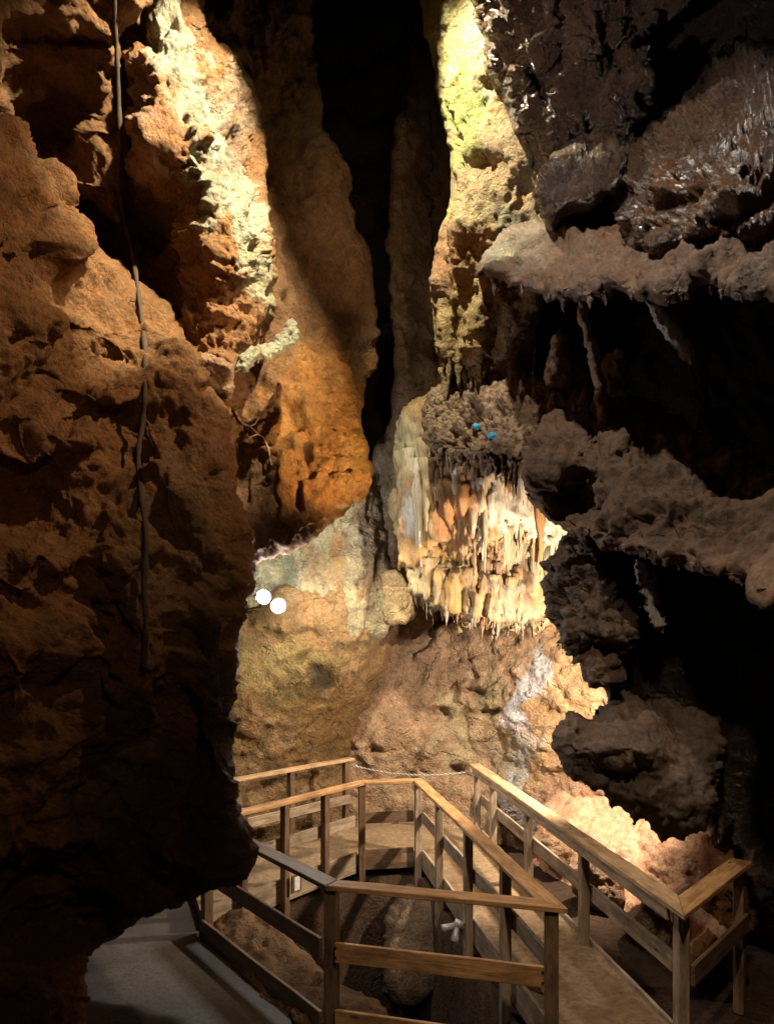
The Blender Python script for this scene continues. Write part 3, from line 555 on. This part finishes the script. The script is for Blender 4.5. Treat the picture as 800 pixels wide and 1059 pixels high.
def deck_mat():
    m, nt, b = mat_new('sandy_boards'); tc = N(nt, 'ShaderNodeTexCoord'); v = tc.outputs['Object']
    n1 = noise(nt, v, 1.8, 9, .65, .4); n2 = noise(nt, v, 14, 8, .7)
    c = mixc(nt, ramp(nt, n1, [(.35, 0), (.65, 1)]), (.20, .135, .08), (.34, .245, .15))
    c = mixc(nt, ramp(nt, n2, [(.35, .75), (.6, 0)]), c, (.11, .07, .04)); c = mixc(nt, ramp(nt, noise(nt, v, 70, 4, .7), [(.32, .7), (.45, 0)]), c, (.06, .04, .025))
    nt.links.new(c, b.inputs['Base Color']); b.inputs['Roughness'].default_value = .8; b.inputs['Specular IOR Level'].default_value = .2
    bp = N(nt, 'ShaderNodeBump'); bp.inputs['Strength'].default_value = .4; bp.inputs['Distance'].default_value = .015; nt.links.new(n2, bp.inputs['Height']); nt.links.new(bp.outputs[0], b.inputs['Normal'])
    return m
def floor_mat():
    m, nt, b = mat_new('damp_concrete'); tc = N(nt, 'ShaderNodeTexCoord'); v = tc.outputs['Object']
    n1 = noise(nt, v, 1.1, 10, .7, .6); n2 = noise(nt, v, 30, 6, .7)
    c = mixc(nt, ramp(nt, n1, [(.35, 0), (.7, 1)]), (.085, .072, .06), (.16, .138, .118)); c = mixc(nt, ramp(nt, n2, [(.3, .8), (.56, 0)]), c, (.045, .036, .03))
    nt.links.new(c, b.inputs['Base Color']); nt.links.new(ramp(nt, n1, [(.35, .45), (.65, .75)]), b.inputs['Roughness'])
    bp = N(nt, 'ShaderNodeBump'); bp.inputs['Strength'].default_value = .3; bp.inputs['Distance'].default_value = .01; nt.links.new(n2, bp.inputs['Height']); nt.links.new(bp.outputs[0], b.inputs['Normal'])
    return m
DM = deck_mat()
def v2(a, b, t): return a + (b - a) * t
def off_pt(a, b, n): d = (b - a).normalized(); return Vector((-d.y, d.x, 0)) * n
oR = off_pt(C_, B, .05)                                           # deck edge sits 5 cm behind the rail line
Bn, Fn = v2(C_, B, 1.45), v2(G, Fp, 1.32)
deck = [Bn + oR, C_ + oR + Vector((0, .04, 0)), D_ + Vector((-.03, .05, 0)), v2(D_, E, 1.0) + Vector((-.05, .04, 0)), v2(I_, J, 1.25), I_, G + Vector((.08, .1, 0)), Fp + Vector((.1, 0, 0)), Fn + Vector((.1, 0, 0))]
props(prism('boardwalk_path', [tuple(p) for p in deck], -.12, 0.0, DM), kind='structure')
near = [E + Vector((-.08, -.06, 0)), A + Vector((-.04, -.08, 0)), B + Vector((-.02, -.08, 0)), Vector((1.45, 2.0, 0)), Vector((-5, 2.0, 0)), Vector((-5, 12.0, 0)), Vector((-2.15, 12.0, 0))]
props(prism('concrete_floor', [tuple(p) for p in near], -.26, -.19, floor_mat()), kind='structure')

# ------------------------------------------------------------------ timber railings
WOODR = wood_mat('handrail_wood', (.36, .18, .075), (.60, .36, .17), .5)
WOODP = wood_mat('pale_handrail_wood', (.46, .29, .15), (.64, .44, .26), .55)
WOODG = wood_mat('weathered_wood', (.25, .18, .12), (.46, .35, .25), .7)
WOODD = wood_mat('dark_old_wood', (.13, .075, .042), (.24, .15, .09), .42, .5)

def box_mesh(name, quad, z0, z1, mat, parent, bev=.006, L=None, seg=1):
    """board: quad = four plan corners a0,a1 (start, left/right) b1,b0 (end); long axis a->b; slightly uneven from wear"""
    a0, a1, b1, b0 = [Vector((p[0], p[1], 0)) for p in quad]
    bm = bmesh.new(); uv = bm.loops.layers.uv.new('UVMap')
    n = max(1, int((b0 - a0).length / .35)); rr = random.Random(hash((round(a0.x, 3), round(z0, 3), round(b0.y, 3))) & 0xffff)
    rings = []
    for k in range(n + 1):
        t = k / n; p, q = v2(a0, b0, t), v2(a1, b1, t)
        j = 0 if k in (0, n) else rr.uniform(-.003, .003); w = 0 if k in (0, n) else rr.uniform(-.002, .002)
        rings.append([bm.verts.new((p.x + w, p.y, z0 + j)), bm.verts.new((q.x + w, q.y, z0 + j)), bm.verts.new((q.x + w, q.y, z1 + j)), bm.verts.new((p.x + w, p.y, z1 + j))])
    for k in range(n):
        for i in range(4): bm.faces.new((rings[k][i], rings[k][(i + 1) % 4], rings[k + 1][(i + 1) % 4], rings[k + 1][i]))
    bm.faces.new(rings[0][::-1]); bm.faces.new(rings[-1])
    bmesh.ops.recalc_face_normals(bm, faces=bm.faces)
    es = [e for e in bm.edges if len(e.link_faces) == 2 and e.calc_face_angle(0) > .8]
    bmesh.ops.bevel(bm, geom=es, offset=bev, segments=1, affect='EDGES', clamp_overlap=True)
    ax = (b0 - a0).normalized(); cr = Vector((-ax.y, ax.x, 0))
    for f in bm.faces:
        for l in f.loops:
            c = l.vert.co; l[uv].uv = (ax.dot(c), cr.dot(c) + c.z)
    c0 = parent.location if parent else Vector()
    bmesh.ops.translate(bm, verts=bm.verts, vec=-c0)
    me = bpy.data.meshes.new(name); bm.to_mesh(me); bm.free()
    return link(name, me, mat, parent)
def post_mesh(p, ax, z0, z1, s, mat, parent):
    n = Vector((-ax.y, ax.x, 0)); h = s / 2
    bm = bmesh.new(); uv = bm.loops.layers.uv.new('UVMap')
    vs = [[bm.verts.new(p + ax * (h * i) + n * (h * j) + Vector((0, 0, z))) for i, j in ((-1, -1), (1, -1), (1, 1), (-1, 1))] for z in (z0, (z0 + z1) / 2, z1)]
    for k in (0, 1):
        for i in range(4): bm.faces.new((vs[k][i], vs[k][(i + 1) % 4], vs[k + 1][(i + 1) % 4], vs[k + 1][i]))
    bm.faces.new(vs[0][::-1]); bm.faces.new(vs[2]); bmesh.ops.recalc_face_normals(bm, faces=bm.faces)
    es = [e for e in bm.edges if len(e.link_faces) == 2 and e.calc_face_angle(0) > .8]
    bmesh.ops.bevel(bm, geom=es, offset=.006, segments=1, affect='EDGES', clamp_overlap=True)
    for f in bm.faces:
        for l in f.loops:
            c = l.vert.co; l[uv].uv = (c.z, ax.dot(c) + n.dot(c))
    bmesh.ops.translate(bm, verts=bm.verts, vec=-parent.location)
    me = bpy.data.meshes.new('post'); bm.to_mesh(me); bm.free()
    return link('post', me, mat, parent)
def miter(pv, p, nx, h):
    """the two corner points of a board strip of half width h at p"""
    if pv is None: d = (nx - p).normalized(); n = Vector((-d.y, d.x, 0)); return p + n * h, p - n * h
    if nx is None: d = (p - pv).normalized(); n = Vector((-d.y, d.x, 0)); return p + n * h, p - n * h
    d0 = (p - pv).normalized(); d1 = (nx - p).normalized(); n0 = Vector((-d0.y, d0.x, 0)); n1 = Vector((-d1.y, d1.x, 0))
    m = (n0 + n1).normalized(); k = h / max(.35, m.dot(n0)); return p + m * k, p - m * k
def railing(name, label, pv, p0, p1, nx, posts, side, wr, wp, wm, hw=.075, post=.085, zp=-.3, kick=(-.2, .07), mids=((.42, .57),), apron=True, zoff=0.0, group=None, midw=.032, ends=(0, 0)):
    ax = (p1 - p0).normalized(); n = Vector((-ax.y, ax.x, 0)) * side
    rt = root(name, p0.copy(), label, 'railing', group); L = (p1 - p0).length
    g = ax * .002
    a0, a1 = miter(pv, p0, p1, hw); b0, b1 = miter(p0, p1, nx, hw)
    e0, e1 = ax * ends[0], ax * ends[1]
    box_mesh('handrail', (a0 + g - e0, a1 + g - e0, b1 - g + e1, b0 - g + e1), zr - .042 + zoff, zr + zoff, wr, rt)
    for t in posts: post_mesh(v2(p0, p1, t), ax, zp, zr - .044 + zoff, post, wp, rt)
    def strip(nm, z0, z1, o, wd, m, i0=.0, i1=.0):
        c0 = p0 + n * o + ax * i0; c1 = p1 + n * o - ax * i1; hn = n.normalized() * (wd / 2)
        box_mesh(nm, (c0 - hn, c0 + hn, c1 + hn, c1 - hn), z0, z1, m, rt, .004)
    o = post / 2 + midw / 2 + .002
    for z0, z1 in mids: strip('mid_rail', z0, z1, o, midw, wm, .05, .05)
    if kick: strip('kickboard', kick[0], kick[1], o, midw, wm, .05, .05)
    if apron: strip('apron_board', zr - .135 + zoff, zr - .046 + zoff, -o, midw, wm, .06, .06)
    return rt
GR = 'timber railings around the pit'
NEAR = railing('timber_railing', 'near timber railing across the front of the pit between its two front corner posts', E, A, B, C_, (0, 1), -1, WOODR, WOODD, WOODR, kick=(-.2, .055), group=GR, post=.1, apron=False)
railing('timber_railing', 'left front timber railing with a dark kickboard, from the rock wall to the corner post', D_, E, A, B, (0.02,), -1, WOODD, WOODD, WOODD, kick=(-.2, -.0), group=GR, post=.1, apron=False)
railing('timber_railing', 'inner timber railing along the right boardwalk, between the pit and the planks', A, B, C_, D_, (.22, .47, .74, 1), -1, WOODR, WOODG, WOODG, zp=-2.6, kick=(-.2, .06), group=GR, apron=False)
railing('timber_railing', 'short far timber railing at the back end of the pit', B, C_, D_, E, (1,), -1, WOODR, WOODD, WOODD, zp=-2.4, group=GR, apron=False)
railing('timber_railing', 'inner left timber railing of the pit with a white tag on its board', C_, D_, E, A, (.28, .55, .8), -1, WOODR, WOODD, WOODG, zp=-2.6, mids=((.40, .55),), kick=(-.22, .06), group=GR, apron=False)
metal_b = plain('rusty_bolt', (.10, .07, .05), .5, .6)
GO = 'outer timber railings of the boardwalk'
RGT = railing('timber_railing', 'long outer right timber railing with pale top board beside the peach rock slope', None, G, Fp, Hh, (.012, .16, .42, .7, 1), 1, WOODP, WOODG, WOODG, group=GO, hw=.085, kick=(-.12, .05), ends=(.08, 0), zoff=.004)
railing('timber_railing', 'short end railing turning off at the right corner post towards the black rock', G, Fp, Hh, None, (.97,), -1, WOODR, WOODD, WOODD, group=GO, hw=.085, kick=None)
railing('timber_railing', 'far left outer timber railing in front of the rounded tan boulder', None, I_, v2(I_, J, 1.7), None, (.02, .3, .58, .86), 1, WOODP, WOODD, WOODG, group=GO, hw=.07, mids=((.3, .44),), kick=(-.12, .05), ends=(.06, 0), apron=False)

def bolts(rt, p0, p1, side, ts, post):
    ax = (p1 - p0).normalized(); n = Vector((-ax.y, ax.x, 0)) * side
    for t in ts:
        for z in (.46, .535):
            c = v2(p0, p1, t) + n * (post / 2 + .035) + Vector((0, 0, z)); bm = bmesh.new()
            bmesh.ops.create_cone(bm, cap_ends=True, segments=8, radius1=.011, radius2=.009, depth=.012)
            bmesh.ops.transform(bm, matrix=Matrix.Translation(c - rt.location) @ n.to_track_quat('Z', 'Y').to_matrix().to_4x4(), verts=bm.verts)
            me = bpy.data.meshes.new('bolt'); bm.to_mesh(me); bm.free(); link('bolt', me, metal_b, rt)
bolts(NEAR, A, B, -1, (.035, .965), .1); bolts(RGT, G, Fp, 1, (.165, .425, .705, .985), .085)
# ------------------------------------------------------------------ cable, root, chain, tag, lamps
def tube(name, pts, rad, mat, parent=None, seg=8, rfun=None):
    bm = bmesh.new(); rings = []
    P = [Vector(p) for p in pts]; base = parent.location if parent else Vector()
    for i, p in enumerate(P):
        d = (P[min(i + 1, len(P) - 1)] - P[max(i - 1, 0)]).normalized(); u = d.cross(Vector((0, 1, .1))).normalized(); w = d.cross(u)
        r = rad * (rfun(i / (len(P) - 1)) if rfun else 1)
        rings.append([bm.verts.new(p - base + (u * math.cos(k * 2 * math.pi / seg) + w * math.sin(k * 2 * math.pi / seg)) * r) for k in range(seg)])
    for a, b in zip(rings, rings[1:]):
        for k in range(seg): bm.faces.new((a[k], a[(k + 1) % seg], b[(k + 1) % seg], b[k])).smooth = True
    bm.faces.new(rings[0][::-1]); bm.faces.new(rings[-1]); bmesh.ops.recalc_face_normals(bm, faces=bm.faces)
    me = bpy.data.meshes.new(name); bm.to_mesh(me); bm.free(); return link(name, me, mat, parent)
def spline(ctrl, n=8):
    p = [Vector(c) for c in ctrl]; out = []
    for i in range(len(p) - 1):
        a, b, c, d = p[max(i - 1, 0)], p[i], p[i + 1], p[min(i + 2, len(p) - 1)]
        for k in range(n):
            t = k / n; out.append(.5 * ((2 * b) + (-a + c) * t + (2 * a - 5 * b + 4 * c - d) * t * t + (-a + 3 * b - 3 * c + d) * t ** 3))
    return out + [p[-1]]
LT = bvh('left_rock_wall', 'pale_ridge', 'upper_corner_rock')
cpx = [(117, -30), (119, 30), (122, 90), (124, 150), (122, 190), (128, 225), (137, 262), (144, 310), (150, 360), (150, 400), (147, 440), (143, 470), (146, 510), (151, 555), (149, 600), (151, 650), (149, 690)]
cp = []
for x, y in cpx:
    q = surf(LT, x, y, .025, 6.2); cp.append(q)
ds = [p.y for p in cp]                                              # a hanging cable bridges hollows: smooth its distance from the eye
for _ in range(2): ds = [min(ds[i], (ds[max(i - 1, 0)] + ds[i] + ds[min(i + 1, len(ds) - 1)]) / 3) for i in range(len(ds))]
cp = [at(x, y, d) for (x, y), d in zip(cpx, ds)]
props(tube('hanging_cable', spline(cp, 14), .023, plain('muddy_cable', (.075, .052, .037), .85, spec=.2), rfun=lambda t: 1 + .22 * math.sin(t * 93) * math.sin(t * 41 + 1) + .12 * math.sin(t * 207)), 'muddy grey brown cable hanging down the left rock wall', 'cable')

RT = bvh('left_rock_wall', 'pale_ridge', 'rock_wall', 'pink_block')
rpx = [(243, 425), (250, 437), (258, 441), (266, 449), (272, 453), (277, 463), (279, 474), (281, 482)]
rp = [surf(RT, x, y, .05, 8) for x, y in rpx]
dm = [p.y for p in rp]
rt = root('dried_root', rp[0].copy(), 'thin twisted pale root clinging to the rock left of the orange wall', 'root')
tube('stem', spline([at(x, y, dm[min(i, 7)]) for i, (x, y) in enumerate(rpx)], 6), .014, plain('root_bark', (.27, .18, .11), .9), rt, 6, lambda t: 1.1 - .5 * t)
for pts in (((258, 441), (264, 438), (268, 431)), ((266, 449), (258, 452), (252, 449)), ((250, 437), (256, 432), (262, 433)), ((277, 463), (271, 468), (270, 476))):
    tube('twig', [at(x, y, dm[3] - .02) for x, y in pts], .009, bpy.data.materials['root_bark'], rt, 5, lambda t: 1 - .6 * t)

# chain closing off the far end of the boardwalk
steel = plain('dull_steel', (.42, .40, .37), .45, .7)
p0 = Vector((I_.x + .05, I_.y, .88)); p1 = Vector((G.x - .06, G.y, .9)); ch = root('barrier_chain', p0.copy(), 'thin chain strung across the far end of the boardwalk', 'chain')
bm = bmesh.new(); nL = 56
for k in range(nL):
    t = (k + .5) / nL; c = v2(p0, p1, t) - Vector((0, 0, .1 * 4 * t * (1 - t))) - p0
    d = (p1 - p0).normalized(); sz = .024; up = Vector((0, 0, 1)) if k % 2 else Vector((d.y, -d.x, 0)); ring = []
    for s in range(10):
        a = s * math.pi / 5; ctr = c + d * math.cos(a) * sz + up * math.sin(a) * sz * .55; rd = (d * math.cos(a) + up * math.sin(a)).normalized(); ax3 = d.cross(up)
        ring.append([bm.verts.new(ctr + (rd * math.cos(b * math.pi / 2) + ax3 * math.sin(b * math.pi / 2)) * .0055) for b in range(4)])
    for s in range(10):
        for b in range(4): bm.faces.new((ring[s][b], ring[s][(b + 1) % 4], ring[(s + 1) % 10][(b + 1) % 4], ring[(s + 1) % 10][b]))
me = bpy.data.meshes.new('chain_links'); bm.to_mesh(me); bm.free(); link('chain_links', me, steel, ch)

# white tag on the inner left railing
axDE = (E - D_).normalized(); nDE = Vector((-axDE.y, axDE.x, 0))
tb = None
for t in np.linspace(.3, .9, 61):
    p = v2(D_, E, t) + Vector((0, 0, .0)); sx = 400 + p.x / p.y * F
    if tb is None or abs(sx - 301) < tb[0]: tb = (abs(sx - 301), p)
tp = tb[1]; ztag = H - (912 - HZ) / F * tp.y
tg = root('paper_tag', tp + Vector((0, 0, ztag)), 'small white notice tag fixed low on the inner left railing', 'tag')
def card(nm, w, h, th, mat, parent, off, dz=0):
    bm = bmesh.new(); bmesh.ops.create_cube(bm, size=1)
    rot = Matrix.Rotation(math.atan2(axDE.y, axDE.x), 4, 'Z')
    for v in bm.verts: v.co = rot @ Vector((v.co.x * w, v.co.y * th, v.co.z * h + dz)) + off
    bmesh.ops.recalc_face_normals(bm, faces=bm.faces)
    me = bpy.data.meshes.new(nm); bm.to_mesh(me); bm.free(); return link(nm, me, mat, parent)
fo = Vector((.0, -.1, 0)); fo = nDE * (.1 if nDE.y < 0 else -.1)
card('card', .085, .16, .004, plain('white_card', (.72, .72, .70), .6), tg, fo)
card('mounting_board', .15, .2, .02, WOODD, tg, fo * .86)

# twin floodlight that lights this end of the cave
bulbm = plain('lit_lens', (1, 1, 1), .3, emit=((.93, .96, 1), 60)); metal = plain('lamp_housing', (.12, .12, .12), .4, .6)
def cyl(name, p, d, r0_, r1_, L, mat, parent, seg=20, dome=0):
    d = d.normalized(); u = d.orthogonal().normalized(); w = d.cross(u); prof = [(0, r0_), (L * .5, r0_ + (r1_ - r0_) * .4), (L, r1_)]
    if dome: prof += [(L + dome * .6, r1_ * .75), (L + dome, r1_ * .2)]
    bm = bmesh.new(); rings = []
    for t, r in prof: rings.append([bm.verts.new(p - parent.location + d * t + (u * math.cos(k * 2 * math.pi / seg) + w * math.sin(k * 2 * math.pi / seg)) * r) for k in range(seg)])
    for a, b in zip(rings, rings[1:]):
        for k in range(seg): bm.faces.new((a[k], a[(k + 1) % seg], b[(k + 1) % seg], b[k])).smooth = True
    bm.faces.new(rings[0][::-1]); bm.faces.new(rings[-1]); bmesh.ops.recalc_face_normals(bm, faces=bm.faces)
    me = bpy.data.meshes.new(name); bm.to_mesh(me); bm.free(); return link(name, me, mat, parent)
LAMPS = []
for (x, y, d, lab, aim) in ((273, 617, 8.25, 'upper left bright floodlight of the pair on the boulder behind the left rock wall', Vector((.5, -1, .15))), (288, 627, 8.15, 'lower right bright floodlight of the pair on the boulder behind the left rock wall', Vector((.35, -1, -.25)))):
    p = at(x, y, d); aim = aim.normalized()
    lf = root('floodlight', p - aim * .16, lab, 'floodlight', 'pair of bright floodlights')
    cyl('housing', p - aim * .16, aim, .045, .092, .15, metal, lf); cyl('lens', p - aim * .008, aim, .074, .07, .012, bulbm, lf, dome=.03)
    tube('bracket', [p - aim * .12, p - aim * .2 + Vector((0, .1, -.08)), p - aim * .9 + Vector((0, .1, 0)), p - aim * 1.7 + Vector((-.1, .3, -.15))], .014, metal, lf, 6)
    LAMPS.append((p + aim * .25, aim))

# unlit twin spotlight in the pit, fixed below the boardwalk edge
pp = at(470, 962, 7.0)
tw = root('twin_spotlight', pp.copy(), 'small unlit pale grey twin head spotlight fixed inside the pit', 'spotlight')
gm = plain('grey_fixture', (.55, .55, .54), .35, .2)
cyl('lamp_head', pp + Vector((.0, 0, .05)), Vector((-1, -.2, -.25)), .025, .045, .13, gm, tw, dome=.008)
cyl('lamp_head', pp + Vector((.02, 0, .03)), Vector((-.25, -.5, -1)), .025, .046, .14, gm, tw, dome=.008)
cyl('junction_box', pp + Vector((.03, .02, .02)), Vector((.3, .2, .6)), .05, .05, .07, gm, tw)
tube('conduit', [pp + Vector((.06, .03, .05)), pp + Vector((.13, .05, -.03)), pp + Vector((.2, .08, -.12)), pp + Vector((.32, .12, -.16))], .008, gm, tw, 6)

# two blue marks on the knobbly shelf
KT = bvh('knobbly_shelf'); blue = plain('flat_blue', (.02, .34, .62), .5)
for (x, y, lab) in ((494, 441, 'left and upper of the two small bright blue marks on the knobbly shelf'), (510, 451, 'right and lower of the two small bright blue marks on the knobbly shelf')):
    c = surf(KT, x, y, .0, 7.6); bm = bmesh.new(); bmesh.ops.create_icosphere(bm, subdivisions=3, radius=1)
    for v in bm.verts:
        k = 1 + .35 * math.sin(v.co.x * 5 + x) * math.cos(v.co.z * 6 + y); v.co = Vector((v.co.x * .062 * k, v.co.y * .022, v.co.z * .04 * k))
    for f in bm.faces: f.smooth = True
    me = bpy.data.meshes.new('blue_mark'); bm.to_mesh(me); bm.free(); o = link('blue_mark', me, blue); o.location = c; props(o, lab, 'paint mark', 'blue marks on the shelf')

# ------------------------------------------------------------------ light
def lamp(name, kind, p, energy, col, target=None, size=.1, angle=60, blend=.6):
    l = bpy.data.lights.new(name, kind); l.energy = energy; l.color = col; l.shadow_soft_size = size
    if kind == 'SPOT': l.spot_size = math.radians(angle); l.spot_blend = blend
    o = bpy.data.objects.new(name, l); COL.objects.link(o); o.location = p
    if target is not None: o.rotation_euler = (Vector(target) - Vector(p)).to_track_quat('-Z', 'Y').to_euler()
    return o
WARM = (1, .80, .58)
for p, aim in LAMPS: lamp('floodlight_beam', 'POINT', p, 90, (1, .96, .91), size=.05)
lamp('pale_face_fill', 'SPOT', LAMPS[0][0] + Vector((-.05, .3, .05)), 330, (.96, 1, .91), at(315, 540, 10.8), .05, 80, .8)  # extra spot behind the floodlights, added to brighten the pale rock face
lamp('roof_spot_left', 'SPOT', (.35, 4.9, 9.8), 4300, (1, .88, .60), at(220, 150, 6.8), .08, 56, .6)
lamp('roof_spot_column', 'SPOT', (-.4, 6.8, 11.0), 2900, (1, .91, .64), at(485, 130, 8), .08, 60, .7)
lamp('hidden_floor_spot', 'SPOT', (2.75, 8.0, 2.9), 1260, (1, .81, .60), at(470, 760, 11), .08, 160, .4)
lamp('boulder_fill', 'SPOT', (-.5, 8.9, 4.9), 780, (1, .82, .58), at(395, 790, 11), .08, 92, .8)  # unseen spot added to warm the boulder and the back slope
lamp('wall_spot_left', 'SPOT', (1.7, 5.0, 8.7), 1080, (1, .66, .38), at(120, 300, 5.6), .08, 54, 1)
lamp('left_wall_fill', 'SPOT', (.5, .6, 5.2), 80, (1, .62, .36), at(70, 560, 5), .1, 74, 1)  # weak fill from the camera side, added to lift the dim left wall
lamp('ledge_spot_right', 'SPOT', (.3, 4.1, 8.7), 670, (1, .86, .72), at(670, 330, 5.6), .05, 76, .8)
lamp('roof_spot_right', 'SPOT', (-.3, 4.6, 6.6), 210, (1, .88, .76), at(600, 90, 6.8), .04, 44, .8)
lamp('ochre_wall_fill', 'SPOT', (.9, 6.0, 4.2), 660, (1, .70, .38), at(325, 440, 7.5), .1, 54, .9)  # additional unseen spot, put in to light the hanging ochre wall
lamp('fissure_fill', 'SPOT', (.3, 6.3, 7.6), 300, (1, .74, .46), at(400, 260, 11), .1, 58, .9)  # dim unseen spot added to bring out the rib in the fissure
lamp('path_lamp', 'SPOT', (1.0, 2.0, 5.6), 560, (1, .76, .50), at(610, 940, 5.6), .08, 60, .9)

wd = bpy.data.worlds.new('World'); S.world = wd; wd.use_nodes = True
wd.node_tree.nodes['Background'].inputs[0].default_value = (.5, .36, .28, 1); wd.node_tree.nodes['Background'].inputs[1].default_value = .004

cam = bpy.data.cameras.new('camera'); co = bpy.data.objects.new('camera', cam); COL.objects.link(co); S.camera = co
co.location = (0, 0, H); co.rotation_euler = (math.radians(90), 0, 0)
cam.sensor_fit = 'HORIZONTAL'; cam.sensor_width = 36; cam.lens = 36 * F / 800; cam.shift_y = (HZ - 529.5) / 800; cam.clip_end = 200; cam.clip_start = .05
S.view_settings.view_transform = 'Standard'; S.view_settings.look = 'None'; S.view_settings.exposure = 0; S.view_settings.gamma = 1
S.render.engine = 'CYCLES'; S.cycles.use_denoising = True; S.cycles.max_bounces = 6; S.cycles.diffuse_bounces = 3; S.cycles.sample_clamp_indirect = 4
